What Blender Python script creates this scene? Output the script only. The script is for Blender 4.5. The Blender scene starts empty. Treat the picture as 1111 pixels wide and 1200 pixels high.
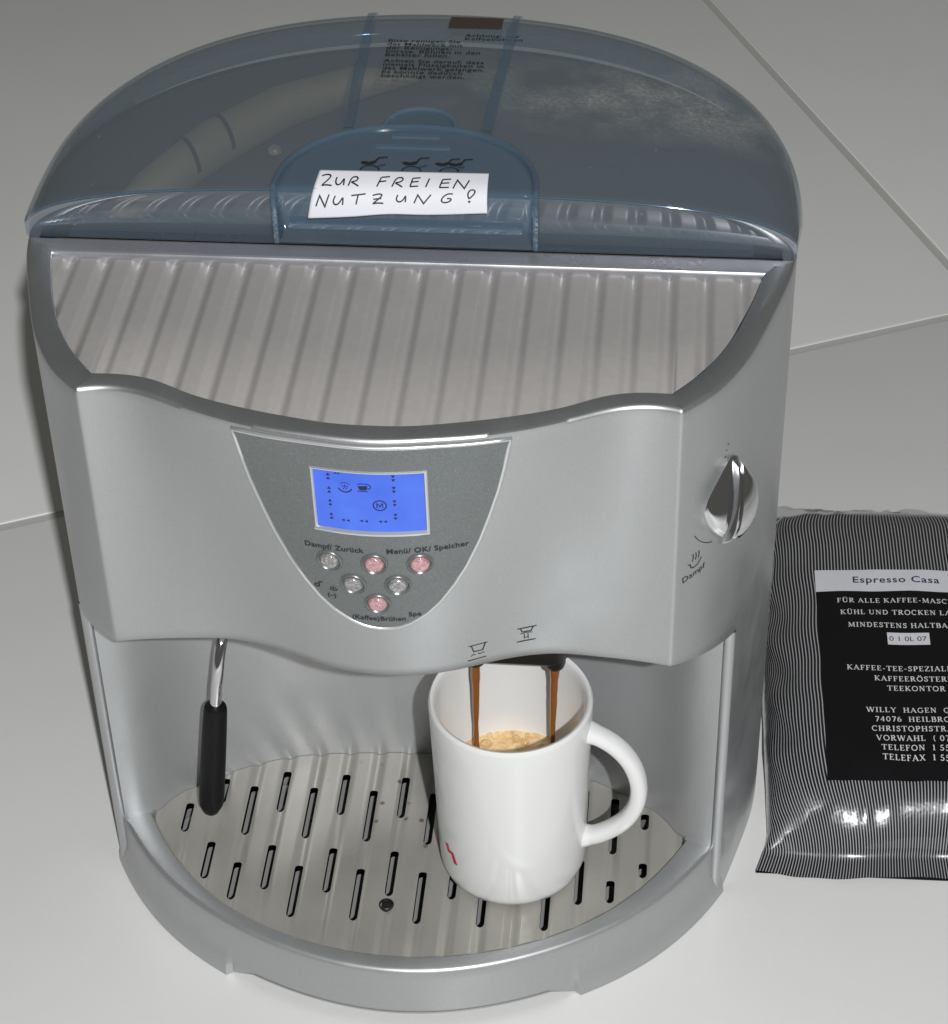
import bpy, math, random
import numpy as np
from mathutils import Vector, Matrix, noise

sc = bpy.context.scene
# ------------------------------------------------------------------ camera
FPX = 2744.3
YAW, PITCH, ROLL = 0.10630, 0.68567, -0.02744
CAM = Vector((0.13938, -0.88148, 1.05362))
def cam_axes():
    cy, sy = math.cos(YAW), math.sin(YAW); cp, sp = math.cos(PITCH), math.sin(PITCH)
    fwd = Vector((-sy*cp, cy*cp, -sp)); right = Vector((cy, sy, 0)); up = right.cross(fwd)
    cr, sr = math.cos(ROLL), math.sin(ROLL)
    return cr*right + sr*up, -sr*right + cr*up, fwd
r_, u_, f_ = cam_axes()
cd = bpy.data.cameras.new('camera'); cam = bpy.data.objects.new('camera', cd)
sc.collection.objects.link(cam)
cd.sensor_fit = 'HORIZONTAL'; cd.sensor_width = 36.0; cd.lens = FPX/1111*36.0
cd.clip_start = 0.02; cd.clip_end = 60
m = Matrix.Identity(4)
for i in range(3):
    m[i][0] = r_[i]; m[i][1] = u_[i]; m[i][2] = -f_[i]; m[i][3] = CAM[i]
cam.matrix_world = m
sc.camera = cam
# ------------------------------------------------------------------ light: a dim room and the flash beside the lens
w = bpy.data.worlds.new('World'); sc.world = w; w.use_nodes = True
bg = w.node_tree.nodes['Background']; bg.inputs[0].default_value = (1.0, 0.985, 0.92, 1); bg.inputs[1].default_value = 0.082
fl = bpy.data.lights.new('camera_flash', 'POINT'); fl.energy = 176; fl.shadow_soft_size = 0.017; fl.color = (0.975, 0.99, 1.0)
flo = bpy.data.objects.new('camera_flash', fl); sc.collection.objects.link(flo)
flo.location = CAM + r_*0.190 + u_*0.070 - f_*0.90
vs = sc.view_settings
vs.view_transform = 'Standard'; vs.look = 'None'; vs.exposure = 0.13; vs.gamma = 1.0; vs.use_curve_mapping = False

# ------------------------------------------------------------------ helpers
COL = sc.collection
random.seed(5)
def mat(name, color, rough=0.5, metal=0.0, **kw):
    M = bpy.data.materials.new(name); M.use_nodes = True
    b = M.node_tree.nodes['Principled BSDF']
    b.inputs['Base Color'].default_value = (*color, 1); b.inputs['Roughness'].default_value = rough; b.inputs['Metallic'].default_value = metal
    for k, v in kw.items():
        b.inputs[k.replace('_', ' ')].default_value = v
    return M
class NT:
    def __init__(s, M): s.M = M; s.t = M.node_tree; s.b = s.t.nodes.get('Principled BSDF'); s.out = s.t.nodes['Material Output']
    def n(s, typ, **kw):
        nd = s.t.nodes.new(typ)
        for k, v in kw.items():
            if k.startswith('i_'):
                key = k[2:].replace('_', ' '); nd.inputs[key].default_value = v
            else: setattr(nd, k, v)
        return nd
    def l(s, a, b): s.t.links.new(a, b)
    def ramp(s, fac, stops, interp='LINEAR'):
        r = s.n('ShaderNodeValToRGB'); r.color_ramp.interpolation = interp
        e = r.color_ramp.elements
        while len(e) < len(stops): e.new(0.5)
        for el, (p, c) in zip(e, stops):
            el.position = p; el.color = (*c, 1) if len(c) == 3 else c
        s.l(fac, r.inputs[0]); return r.outputs[0]
ANG = {}
def mesh(name, verts, faces, M, parent=None, smooth=True, angle=35, uv=None):
    me = bpy.data.meshes.new(name); me.from_pydata([tuple(v) for v in verts], [], faces); me.validate(clean_customdata=False)
    if uv is not None:
        L = me.uv_layers.new(name='UVMap')
        for lp in me.loops: L.data[lp.index].uv = uv[lp.vertex_index]
    o = bpy.data.objects.new(name, me); COL.objects.link(o)
    if M: me.materials.append(M)
    if parent: o.parent = parent
    if smooth:
        me.polygons.foreach_set('use_smooth', [True]*len(me.polygons))
        if angle is not None: me.set_sharp_from_angle(angle=math.radians(angle))
        ANG[me.name] = angle
    me.update()
    return o
def fixn(o):
    import bmesh
    bm = bmesh.new(); bm.from_mesh(o.data); bmesh.ops.remove_doubles(bm, verts=bm.verts, dist=1e-6)
    bmesh.ops.recalc_face_normals(bm, faces=bm.faces); bm.to_mesh(o.data); bm.free()
    if ANG.get(o.data.name): o.data.set_sharp_from_angle(angle=math.radians(ANG[o.data.name]))
    return o
def empty(name, loc=(0, 0, 0)):
    o = bpy.data.objects.new(name, None); o.location = loc; o.empty_display_size = 0.05; COL.objects.link(o); return o
def tag(o, label, cat, group=None):
    o['label'] = label; o['category'] = cat
    if group: o['group'] = group
    return o
def grid(rows, closed_u=False, flip=False):
    """rows: list of equally long point lists -> verts, faces"""
    n = len(rows[0]); V = [p for r in rows for p in r]; F = []
    for i in range(len(rows)-1):
        for j in range(n if closed_u else n-1):
            a = i*n+j; b = i*n+(j+1) % n; c = (i+1)*n+(j+1) % n; d = (i+1)*n+j
            F.append((a, d, c, b) if flip else (a, b, c, d))
    return V, F
class Buf:
    def __init__(s): s.V = []; s.F = []
    def add(s, V, F):
        o = len(s.V); s.V += [tuple(v) for v in V]; s.F += [tuple(i+o for i in f) for f in F]; return s
    def box(s, x0, x1, y0, y1, z0, z1, bev=0.0):
        if bev <= 0:
            V = [(x, y, z) for z in (z0, z1) for y in (y0, y1) for x in (x0, x1)]
            return s.add(V, [(0, 2, 3, 1), (4, 5, 7, 6), (0, 1, 5, 4), (2, 6, 7, 3), (0, 4, 6, 2), (1, 3, 7, 5)])
        b = bev
        def ring(d, z): return [(x0+d, y0+d, z), (x1-d, y0+d, z), (x1-d, y1-d, z), (x0+d, y1-d, z)]
        R = [ring(b, z0), ring(b*.3, z0+b*.3), ring(0, z0+b), ring(0, z1-b), ring(b*.3, z1-b*.3), ring(b, z1)]
        V, F = grid(R, True); F = F+[(3, 2, 1, 0), tuple(len(V)-4+i for i in range(4))]
        return s.add(V, F)
    def tube(s, pts, rad, n=10, cap=True):
        pts = [Vector(p) for p in pts]; k = len(pts)
        rads = rad if isinstance(rad, (list, tuple)) else [rad]*k
        up = None; rows = []
        for i, p in enumerate(pts):
            t = (pts[min(i+1, k-1)]-pts[max(i-1, 0)]).normalized()
            if up is None:
                up = Vector((0, 0, 1)) if abs(t.z) < .9 else Vector((0, 1, 0))
            a = t.cross(up)
            a = a.normalized() if a.length > 1e-6 else t.orthogonal().normalized()
            b = a.cross(t).normalized(); up = b
            rows.append([p+(a*math.cos(q)+b*math.sin(q))*rads[i] for q in [2*math.pi*j/n for j in range(n)]])
        V, F = grid(rows, True)
        if cap: F = F+[tuple(range(n-1, -1, -1)), tuple(range(len(V)-n, len(V)))]
        return s.add(V, F)
    def loop_tube(s, pts, rad, n=8):
        pts = [Vector(p) for p in pts]; k = len(pts); rows = []
        for i, p in enumerate(pts):
            t = (pts[(i+1) % k]-pts[i-1]).normalized(); up = Vector((0, 1, 0)) if abs(t.y) < .8 else Vector((0, 0, 1))
            a = t.cross(up).normalized(); b = a.cross(t)
            rows.append([p+(a*math.cos(q)+b*math.sin(q))*rad for q in [2*math.pi*j/n for j in range(n)]])
        rows.append(rows[0]); V, F = grid(rows, True); return s.add(V, F)
    def lathe(s, prof, cen=(0, 0, 0), n=48, axis=None):
        """prof (r, h); axis = (ex, ey, ez) vectors"""
        c = Vector(cen); ex, ey, ez = axis or (Vector((1, 0, 0)), Vector((0, 1, 0)), Vector((0, 0, 1)))
        rows = [[c+(ex*math.cos(q)+ey*math.sin(q))*r+ez*h for q in [2*math.pi*j/n for j in range(n)]] for r, h in prof]
        V, F = grid(rows, True); return s.add(V, F)
    def obj(s, name, M, parent=None, **kw): return mesh(name, s.V, s.F, M, parent, **kw)
class Spline:
    """natural cubic spline"""
    def __init__(s, xs, ys):
        s.x = np.array(xs, float); s.y = np.array(ys, float); n = len(xs); h = np.diff(s.x)
        A = np.eye(n); r = np.zeros(n)
        for i in range(1, n-1):
            A[i, i-1] = h[i-1]; A[i, i] = 2*(h[i-1]+h[i]); A[i, i+1] = h[i]
            r[i] = 6*((s.y[i+1]-s.y[i])/h[i]-(s.y[i]-s.y[i-1])/h[i-1])
        s.m = np.linalg.solve(A, r)
    def __call__(s, v):
        i = int(min(max(np.searchsorted(s.x, v)-1, 0), len(s.x)-2)); h = s.x[i+1]-s.x[i]; a = (s.x[i+1]-v)/h; b = (v-s.x[i])/h
        return float(a*s.y[i]+b*s.y[i+1]+((a**3-a)*s.m[i]+(b**3-b)*s.m[i+1])*h*h/6)
def sym(xs, ys):
    return Spline([-x for x in xs[:0:-1]]+list(xs), list(ys[:0:-1])+list(ys))
def ribbon(buf, pl, wd, fn, off=0.0, closed=False):
    """flat pen stroke along a 2-D polyline, mapped by fn(u, v, off)"""
    P = [Vector((p[0], p[1])) for p in pl]; n = len(P); L = []; R = []
    for i in range(n):
        a = P[(i-1) % n] if (closed or i > 0) else None; c = P[(i+1) % n] if (closed or i < n-1) else None
        d1 = (P[i]-a).normalized() if a is not None and (P[i]-a).length > 1e-9 else None
        d2 = (c-P[i]).normalized() if c is not None and (c-P[i]).length > 1e-9 else None
        if d1 is None: d1 = d2
        if d2 is None: d2 = d1
        t = d1+d2
        t = t.normalized() if t.length > 1e-3 else d1
        nn = Vector((-t.y, t.x)); k = 1/max(.45, nn.dot(Vector((-d1.y, d1.x))))
        L.append(P[i]+nn*wd*.5*k); R.append(P[i]-nn*wd*.5*k)
    V = [fn(p.x, p.y, off) for p in L]+[fn(p.x, p.y, off) for p in R]
    F = [(i, n+i, n+(i+1) % n, (i+1) % n) for i in range(n if closed else n-1)]
    buf.add(V, F)
def ell(cx, cy, rx, ry, a0=0, a1=360, n=18):
    return [(cx+rx*math.cos(math.radians(a0+(a1-a0)*i/n)), cy+ry*math.sin(math.radians(a0+(a1-a0)*i/n))) for i in range(n+1)]
def text_add(buf, s, size, fn, x=0.0, y=0.0, align='LEFT', off=0.0, spacing=1.0, rot=0.0, offset=0.0):
    cu = bpy.data.curves.new('t', 'FONT'); cu.body = s; cu.size = size; cu.align_x = align; cu.resolution_u = 3; cu.space_character = spacing; cu.offset = offset
    o = bpy.data.objects.new('t', cu); COL.objects.link(o)
    dg = bpy.context.evaluated_depsgraph_get(); me = o.evaluated_get(dg).to_mesh()
    c, q = math.cos(rot), math.sin(rot)
    V = [fn(x+v.co.x*c-v.co.y*q, y+v.co.x*q+v.co.y*c, off) for v in me.vertices]; F = [tuple(p.vertices) for p in me.polygons]
    buf.add(V, F); o.evaluated_get(dg).to_mesh_clear(); bpy.data.objects.remove(o); bpy.data.curves.remove(cu)
# ---- a pen-drawn roman alphabet with serifs (cap height 1)
TK, TN = .15, .075
def A_(cx, cy, rx, ry, a0, a1, wdt): return (ell(cx, cy, rx, ry, a0, a1, 12), wdt)
def S_(*p): return ([(p[i], p[i+1]) for i in range(0, len(p)-1, 2)], p[-1])
def H_(x, y, w=.17): return ([(x-w, y), (x+w, y)], TN*.85)
GL = {
 'A': (.84, [S_(.08, 0, .40, 1, TN), S_(.38, 1, .74, 0, TK), S_(.2, .34, .6, .34, TN), H_(.09, .03, .13), H_(.74, .03, .15)]),
 'B': (.70, [S_(.16, 0, .16, 1, TK), S_(.03, .97, .36, .97, TN), A_(.36, .755, .2, .215, 90, -90, TK), A_(.38, .28, .24, .25, 90, -90, TK), S_(.16, .53, .38, .53, TN), S_(.03, .03, .38, .03, TN)]),
 'C': (.80, [A_(.44, .5, .36, .48, 50, 310, .12), S_(.68, .98, .69, .72, TN)]),
 'D': (.86, [S_(.17, 0, .17, 1, TK), S_(.03, .97, .36, .97, TN), A_(.36, .5, .38, .47, 90, -90, .13), S_(.03, .03, .36, .03, TN)]),
 'E': (.68, [S_(.17, 0, .17, 1, TK), S_(.03, .97, .58, .97, TN), S_(.17, .52, .46, .52, TN), S_(.03, .03, .6, .03, TN), S_(.57, .97, .58, .8, TN), S_(.6, .03, .61, .2, TN), S_(.46, .6, .46, .43, TN)]),
 'F': (.64, [S_(.17, 0, .17, 1, TK), S_(.03, .97, .57, .97, TN), S_(.17, .52, .45, .52, TN), H_(.17, .03), S_(.56, .97, .57, .78, TN), S_(.45, .6, .45, .43, TN)]),
 'G': (.86, [A_(.44, .5, .36, .48, 50, 320, .12), S_(.7, .42, .7, .1, TK), H_(.7, .43, .14), S_(.68, .98, .69, .74, TN)]),
 'H': (.88, [S_(.17, 0, .17, 1, TK), S_(.7, 0, .7, 1, TK), S_(.17, .52, .7, .52, TN), H_(.17, .03), H_(.17, .97), H_(.7, .03), H_(.7, .97)]),
 'I': (.40, [S_(.2, 0, .2, 1, TK), H_(.2, .03), H_(.2, .97)]),
 'K': (.82, [S_(.17, 0, .17, 1, TK), S_(.2, .42, .66, .98, TN), S_(.32, .56, .7, .02, TK), H_(.17, .03), H_(.17, .97), H_(.66, .97, .12), H_(.72, .03, .12)]),
 'L': (.66, [S_(.17, 0, .17, 1, TK), S_(.03, .03, .58, .03, TN), H_(.17, .97), S_(.58, .03, .6, .24, TN)]),
 'M': (1.04, [S_(.15, 0, .2, 1, TN), S_(.2, 1, .52, .08, TK), S_(.52, .08, .84, 1, TN), S_(.84, 1, .9, 0, TK), H_(.14, .03, .13), H_(.9, .03, .14), H_(.14, .97, .1), H_(.9, .97, .1)]),
 'N': (.88, [S_(.16, 0, .16, 1, TN), S_(.16, 1, .7, .02, TK), S_(.7, 0, .7, 1, TN), H_(.16, .03, .13), H_(.1, .97, .1), H_(.7, .97, .14)]),
 'O': (.90, [A_(.45, .5, .37, .48, 0, 360, .125)]),
 'P': (.68, [S_(.17, 0, .17, 1, TK), S_(.03, .97, .36, .97, TN), A_(.36, .72, .23, .25, 90, -90, TK), S_(.17, .47, .36, .47, TN), H_(.17, .03)]),
 'R': (.78, [S_(.17, 0, .17, 1, TK), S_(.03, .97, .36, .97, TN), A_(.36, .74, .2, .23, 90, -90, TK), S_(.17, .51, .36, .51, TN), S_(.36, .5, .68, .02, TK), H_(.17, .03), H_(.7, .03, .1)]),
 'S': (.62, [([(.5, .76), (.47, .9), (.32, .96), (.16, .9), (.11, .75), (.2, .61), (.36, .5), (.49, .38), (.52, .22), (.43, .08), (.28, .03), (.13, .09), (.09, .25)], .12), S_(.52, .98, .52, .74, TN), S_(.08, .02, .08, .27, TN)]),
 'T': (.76, [S_(.38, 0, .38, 1, TK), S_(.04, .97, .72, .97, TN), S_(.04, 1, .04, .78, TN), S_(.72, 1, .72, .78, TN), H_(.38, .03)]),
 'U': (.86, [S_(.17, 1, .17, .3, TK), A_(.43, .3, .26, .27, 180, 360, .11), S_(.69, .3, .69, 1, TN), H_(.17, .97), H_(.69, .97, .14)]),
 'V': (.82, [S_(.1, 1, .42, .0, TK), S_(.42, 0, .72, 1, TN), H_(.1, .97, .13), H_(.72, .97, .12)]),
 'W': (1.14, [S_(.08, 1, .34, 0, TK), S_(.34, 0, .56, .9, TN), S_(.56, 1, .82, 0, TK), S_(.82, 0, 1.06, 1, TN), H_(.08, .97, .12), H_(1.06, .97, .1), H_(.56, .97, .12)]),
 'X': (.80, [S_(.1, 1, .68, 0, TK), S_(.12, 0, .66, 1, TN), H_(.1, .97, .12), H_(.66, .97, .12), H_(.12, .03, .12), H_(.68, .03, .12)]),
 'Y': (.80, [S_(.08, 1, .4, .48, TK), S_(.4, .48, .4, 0, TK), S_(.4, .48, .7, 1, TN), H_(.08, .97, .12), H_(.7, .97, .11), H_(.4, .03)]),
 'Z': (.72, [S_(.08, .97, .64, .97, TN), S_(.62, .97, .08, .03, TK), S_(.06, .03, .66, .03, TN), S_(.08, .97, .07, .78, TN), S_(.66, .03, .67, .22, TN)]),
 '0': (.66, [A_(.33, .5, .24, .47, 0, 360, .12)]), '1': (.5, [S_(.26, 0, .26, 1, TK), H_(.26, .03), S_(.26, .98, .1, .88, TN)]),
 '3': (.62, [A_(.28, .74, .2, .22, 150, -80, .12), A_(.28, .27, .24, .25, 85, -150, .12)]),
 '4': (.66, [S_(.44, 0, .44, 1, TK), S_(.44, 1, .06, .3, TN), S_(.06, .28, .62, .28, TN)]),
 '5': (.62, [S_(.5, .96, .18, .96, TK), S_(.18, .96, .14, .55, TN), A_(.28, .3, .24, .27, 120, -150, .12)]),
 '6': (.64, [A_(.33, .3, .23, .27, 0, 360, .12), A_(.5, .36, .4, .6, 180, 100, .1)]),
 '7': (.62, [S_(.08, .95, .56, .95, TK), S_(.56, .95, .26, 0, TK)]),
 '-': (.42, [S_(.06, .4, .36, .4, .12)]), '(': (.44, [A_(.5, .45, .32, .62, 120, 240, .1)]), ')': (.44, [A_(-.06, .45, .32, .62, 60, -60, .1)]),
 '.': (.3, [S_(.1, .06, .22, .06, .12)]),
}
def dots(w): return [S_(w*.5-.22, 1.16, w*.5-.08, 1.16, .13), S_(w*.5+.06, 1.16, w*.5+.2, 1.16, .13)]
for a, b in (('Ö', 'O'), ('Ü', 'U'), ('Ä', 'A')): GL[a] = (GL[b][0], GL[b][1]+dots(GL[b][0]))
def roman_width(s, h, track=.1): return sum((GL[c][0]+track if c in GL else .42)*h for c in s)
def roman(buf, s, h, fn, x, y, align='LEFT', track=.1, slope=0.0):
    if align == 'CENTER': x -= roman_width(s, h, track)*.5
    x0 = x; k = 0
    for c in s:
        if c in GL:
            for pl, wd in GL[c][1]:
                k += 1
                ribbon(buf, [(x+p[0]*h, y+p[1]*h+(x+p[0]*h-x0)*slope) for p in pl], wd*h, fn, (k % 9)*6e-6)
            x += (GL[c][0]+track)*h
        else: x += .42*h

# ------------------------------------------------------------------ materials
def silver(name, col, rough, metal, flake=.07, scale=2600):
    M = mat(name, col, rough, metal); N = NT(M)
    tc = N.n('ShaderNodeTexCoord'); vo = N.n('ShaderNodeTexVoronoi', i_Scale=scale); N.l(tc.outputs['Object'], vo.inputs['Vector'])
    no = N.n('ShaderNodeTexNoise', i_Scale=26.0, i_Detail=6.0, i_Roughness=.62); N.l(tc.outputs['Object'], no.inputs['Vector'])
    c = N.ramp(vo.outputs['Color'], [(0, tuple(x*(1-flake) for x in col)), (.85, tuple(x*(1+flake*.5) for x in col)), (1, tuple(min(1, x*(1+3*flake)) for x in col))])
    N.l(c, N.b.inputs['Base Color'])
    mr = N.n('ShaderNodeMapRange'); mr.inputs[1].default_value = .3; mr.inputs[2].default_value = .7; mr.inputs[3].default_value = rough-.06; mr.inputs[4].default_value = rough+.07
    N.l(no.outputs['Fac'], mr.inputs[0]); N.l(mr.outputs[0], N.b.inputs['Roughness'])
    bp = N.n('ShaderNodeBump', i_Strength=.05, i_Distance=.0004); N.l(vo.outputs['Distance'], bp.inputs['Height']); N.l(bp.outputs[0], N.b.inputs['Normal'])
    return M
m_silver = silver('silver paint', (.50, .512, .52), .39, .90)
m_bay = silver('silver plastic', (.44, .45, .455), .42, .5)
m_base = silver('silver tray plastic', (.445, .452, .456), .40, .68)
m_panel = silver('dark silver panel', (.17, .185, .185), .42, .35, flake=.22, scale=2400)
m_shelf = mat('taupe shelf plastic', (.33, .31, .298), .33, 0.0)
N = NT(m_shelf); tc = N.n('ShaderNodeTexCoord'); no = N.n('ShaderNodeTexNoise', i_Scale=260.0, i_Detail=4.0); N.l(tc.outputs['Object'], no.inputs['Vector'])
N.l(N.ramp(no.outputs['Fac'], [(.3, (.318, .302, .292)), (.7, (.338, .32, .308))]), N.b.inputs['Base Color'])
bp = N.n('ShaderNodeBump', i_Strength=.06, i_Distance=.0005); N.l(no.outputs['Fac'], bp.inputs['Height']); N.l(bp.outputs[0], N.b.inputs['Normal'])
m_grille = mat('taupe grille', (.36, .345, .31), .3, .25)
N = NT(m_grille); tc = N.n('ShaderNodeTexCoord'); no = N.n('ShaderNodeTexNoise', i_Scale=22.0, i_Detail=6.0); N.l(tc.outputs['Object'], no.inputs['Vector'])
vz = N.n('ShaderNodeTexVoronoi', i_Scale=85.0); N.l(tc.outputs['Object'], vz.inputs['Vector'])
spot = N.ramp(vz.outputs['Distance'], [(.0, (.35, .28, .2)), (.10, (.45, .38, .30)), (.16, (1, 1, 1))])
big = N.n('ShaderNodeTexNoise', i_Scale=14.0); N.l(tc.outputs['Object'], big.inputs['Vector'])
gate = N.ramp(big.outputs['Fac'], [(.56, (0, 0, 0)), (.62, (1, 1, 1))])
gm = N.n('ShaderNodeMix', data_type='RGBA', blend_type='MULTIPLY'); N.l(gate, gm.inputs[0]); N.l(N.ramp(no.outputs['Fac'], [(.3, (.32, .305, .275)), (.7, (.385, .37, .335))]), gm.inputs[6]); N.l(spot, gm.inputs[7]); N.l(gm.outputs[2], N.b.inputs['Base Color'])
mr = N.n('ShaderNodeMapRange'); N.l(no.outputs['Fac'], mr.inputs[0]); mr.inputs[3].default_value = .2; mr.inputs[4].default_value = .42; N.l(mr.outputs[0], N.b.inputs['Roughness'])
m_bar = silver('rear bar satin', (.42, .42, .45), .3, .7)
m_chrome = mat('chrome', (.70, .70, .72), .06, 1.0)
m_satin = mat('bright trim', (.72, .73, .74), .34, .8)
m_black = mat('black plastic', (.012, .012, .013), .38)
m_rubber = mat('black rubber grip', (.006, .006, .007), .5); m_rubber.node_tree.nodes['Principled BSDF'].inputs['Specular IOR Level'].default_value = .22
m_ink = mat('black print', (.015, .015, .018), .6)
m_dark = mat('dark interior', (.105, .095, .082), .5)
m_slot = mat('grey tray inside', (.27, .27, .265), .4)
m_white = mat('white ceramic', (.74, .74, .73), .13)
m_red = mat('red print', (.62, .02, .05), .35)
m_paper = mat('white paper', (.72, .72, .76), .8)
m_pen = mat('black felt pen', (.02, .02, .03), .6)
m_screen = mat('blue backlit screen', (.02, .05, .3), .25); b = NT(m_screen).b
b.inputs['Emission Color'].default_value = (.075, .20, .93, 1); b.inputs['Emission Strength'].default_value = .54
N = NT(m_screen); tc = N.n('ShaderNodeTexCoord'); no = N.n('ShaderNodeTexNoise', i_Scale=45.0, i_Detail=2.0); N.l(tc.outputs['Object'], no.inputs['Vector'])
N.l(N.ramp(no.outputs['Fac'], [(.3, (.06, .16, .80)), (.7, (.10, .25, .98))]), N.b.inputs['Emission Color'])
m_lcd = mat('screen segments', (.005, .01, .06), .4)
m_brass = mat('brass', (.90, .64, .37), .5, .45)
m_cover = mat('dark glint cover', (.03, .03, .028), .7)

def plastic_blue(name, tint, haze, hazecol, dust=False, rough=.06):
    """smoked blue clear plastic: tinted see-through, gloss by Fresnel, a little milkiness"""
    M = bpy.data.materials.new(name); M.use_nodes = True; N = NT(M); N.t.nodes.remove(N.b)
    tr = N.n('ShaderNodeBsdfTransparent'); tr.inputs[0].default_value = (*tint, 1)
    df = N.n('ShaderNodeBsdfDiffuse'); df.inputs[0].default_value = (*hazecol, 1)
    gl = N.n('ShaderNodeBsdfGlossy'); gl.inputs[0].default_value = (1, 1, 1, 1); gl.inputs['Roughness'].default_value = rough
    lw = N.n('ShaderNodeLayerWeight', i_Blend=.5); pw = N.n('ShaderNodeMath', operation='POWER'); N.l(lw.outputs['Facing'], pw.inputs[0]); pw.inputs[1].default_value = 5.0
    fr = N.n('ShaderNodeMath', operation='MULTIPLY_ADD'); N.l(pw.outputs[0], fr.inputs[0]); fr.inputs[1].default_value = .85; fr.inputs[2].default_value = .15
    m1 = N.n('ShaderNodeMixShader'); m1.inputs[0].default_value = haze; N.l(tr.outputs[0], m1.inputs[1]); N.l(df.outputs[0], m1.inputs[2])
    last = m1.outputs[0]
    if dust:
        tc = N.n('ShaderNodeTexCoord'); geo = N.n('ShaderNodeNewGeometry')
        mp = N.n('ShaderNodeMapping'); mp.inputs['Location'].default_value = (-.128, -.240, 0); N.l(tc.outputs['Object'], mp.inputs[0])
        mp2 = N.n('ShaderNodeMapping', vector_type='POINT'); mp2.inputs['Rotation'].default_value = (0, 0, math.radians(38)); mp2.inputs['Scale'].default_value = (7.0, 19, 0); N.l(mp.outputs[0], mp2.inputs[0])
        ln = N.n('ShaderNodeVectorMath', operation='LENGTH'); N.l(mp2.outputs[0], ln.inputs[0])
        patch = N.ramp(ln.outputs['Value'], [(.15, (1, 1, 1)), (1.0, (0, 0, 0))])
        n1 = N.n('ShaderNodeTexNoise', i_Scale=420.0, i_Detail=5.0, i_Roughness=.75); N.l(tc.outputs['Object'], n1.inputs['Vector'])
        n2 = N.n('ShaderNodeTexNoise', i_Scale=32.0, i_Detail=3.0); N.l(tc.outputs['Object'], n2.inputs['Vector'])
        sp = N.ramp(n1.outputs['Fac'], [(.44, (0, 0, 0)), (.62, (1, 1, 1))]); sm = N.ramp(n2.outputs['Fac'], [(.40, (0, 0, 0)), (.62, (1, 1, 1))])
        a = N.n('ShaderNodeMath', operation='MULTIPLY'); N.l(patch, a.inputs[0]); N.l(sm, a.inputs[1])
        b2 = N.n('ShaderNodeMath', operation='MULTIPLY_ADD'); N.l(sp, b2.inputs[0]); b2.inputs[1].default_value = .38; b2.inputs[2].default_value = .16
        c = N.n('ShaderNodeMath', operation='MULTIPLY'); N.l(a.outputs[0], c.inputs[0]); N.l(b2.outputs[0], c.inputs[1])
        # sparse specks of grounds and dust everywhere
        v = N.n('ShaderNodeTexVoronoi', i_Scale=120.0); N.l(tc.outputs['Object'], v.inputs['Vector'])
        s1 = N.ramp(v.outputs['Distance'], [(.0, (1, 1, 1)), (.11, (0, 0, 0))]); n3 = N.ramp(n2.outputs['Fac'], [(.53, (0, 0, 0)), (.6, (.6, .6, .6))])
        d = N.n('ShaderNodeMath', operation='MULTIPLY'); N.l(s1, d.inputs[0]); N.l(n3, d.inputs[1])
        e = N.n('ShaderNodeMath', operation='MAXIMUM'); N.l(c.outputs[0], e.inputs[0]); N.l(d.outputs[0], e.inputs[1])
        dd = N.n('ShaderNodeBsdfDiffuse'); dd.inputs[0].default_value = (.48, .47, .44, 1)
        mm = N.n('ShaderNodeMixShader'); N.l(e.outputs[0], mm.inputs[0]); N.l(last, mm.inputs[1]); N.l(dd.outputs[0], mm.inputs[2]); last = mm.outputs[0]
    m2 = N.n('ShaderNodeMixShader'); N.l(fr.outputs[0], m2.inputs[0]); N.l(last, m2.inputs[1]); N.l(gl.outputs[0], m2.inputs[2])
    N.l(m2.outputs[0], N.out.inputs[0]); return M
m_lid = plastic_blue('smoked blue plastic', (.77, .825, .86), .20, (.32, .38, .44), dust=True)
m_hatch = plastic_blue('clear blue plastic', (.78, .85, .91), .15, (.25, .37, .49))
m_bead = plastic_blue('blue plastic edge', (.60, .70, .78), .22, (.20, .31, .42))

# ------------------------------------------------------------------ floor of big tiles
TH = 0.4165
fa = Vector((math.cos(TH), math.sin(TH), 0)); fb = Vector((-math.sin(TH), math.cos(TH), 0))
m_tile = mat('glazed tile', (.72, .72, .70), .34); N = NT(m_tile)
tc = N.n('ShaderNodeTexCoord'); no = N.n('ShaderNodeTexNoise', i_Scale=3.5, i_Detail=8.0, i_Roughness=.6); N.l(tc.outputs['Object'], no.inputs['Vector'])
n2 = N.n('ShaderNodeTexNoise', i_Scale=300.0, i_Detail=3.0); N.l(tc.outputs['Object'], n2.inputs['Vector'])
mx = N.n('ShaderNodeMath', operation='MULTIPLY_ADD', use_clamp=True); N.l(n2.outputs['Fac'], mx.inputs[0]); mx.inputs[1].default_value = .25; N.l(no.outputs['Fac'], mx.inputs[2])
N.l(N.ramp(mx.outputs[0], [(.35, (.715, .712, .69)), (.9, (.77, .767, .745))]), N.b.inputs['Base Color'])
bp = N.n('ShaderNodeBump', i_Strength=.03, i_Distance=.002); N.l(n2.outputs['Fac'], bp.inputs['Height']); N.l(bp.outputs[0], N.b.inputs['Normal'])
m_grout = mat('grout', (.50, .50, .47), .85)
GA, GB, TS, GAP = .6263, .465, 1.0, .0075
flr = Buf()
P = [fa*x+fb*y+Vector((0, 0, -.0016)) for x, y in ((-5, -5), (6, -5), (6, 6), (-5, 6))]
flr.add(P+[p+Vector((0, 0, -.05)) for p in P], [(0, 1, 2, 3), (7, 6, 5, 4), (0, 4, 5, 1), (1, 5, 6, 2), (2, 6, 7, 3), (3, 7, 4, 0)])
floor = flr.obj('floor', m_grout, smooth=False); floor['kind'] = 'structure'
h = (TS-GAP)/2; be = .0018
rows = []
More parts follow.
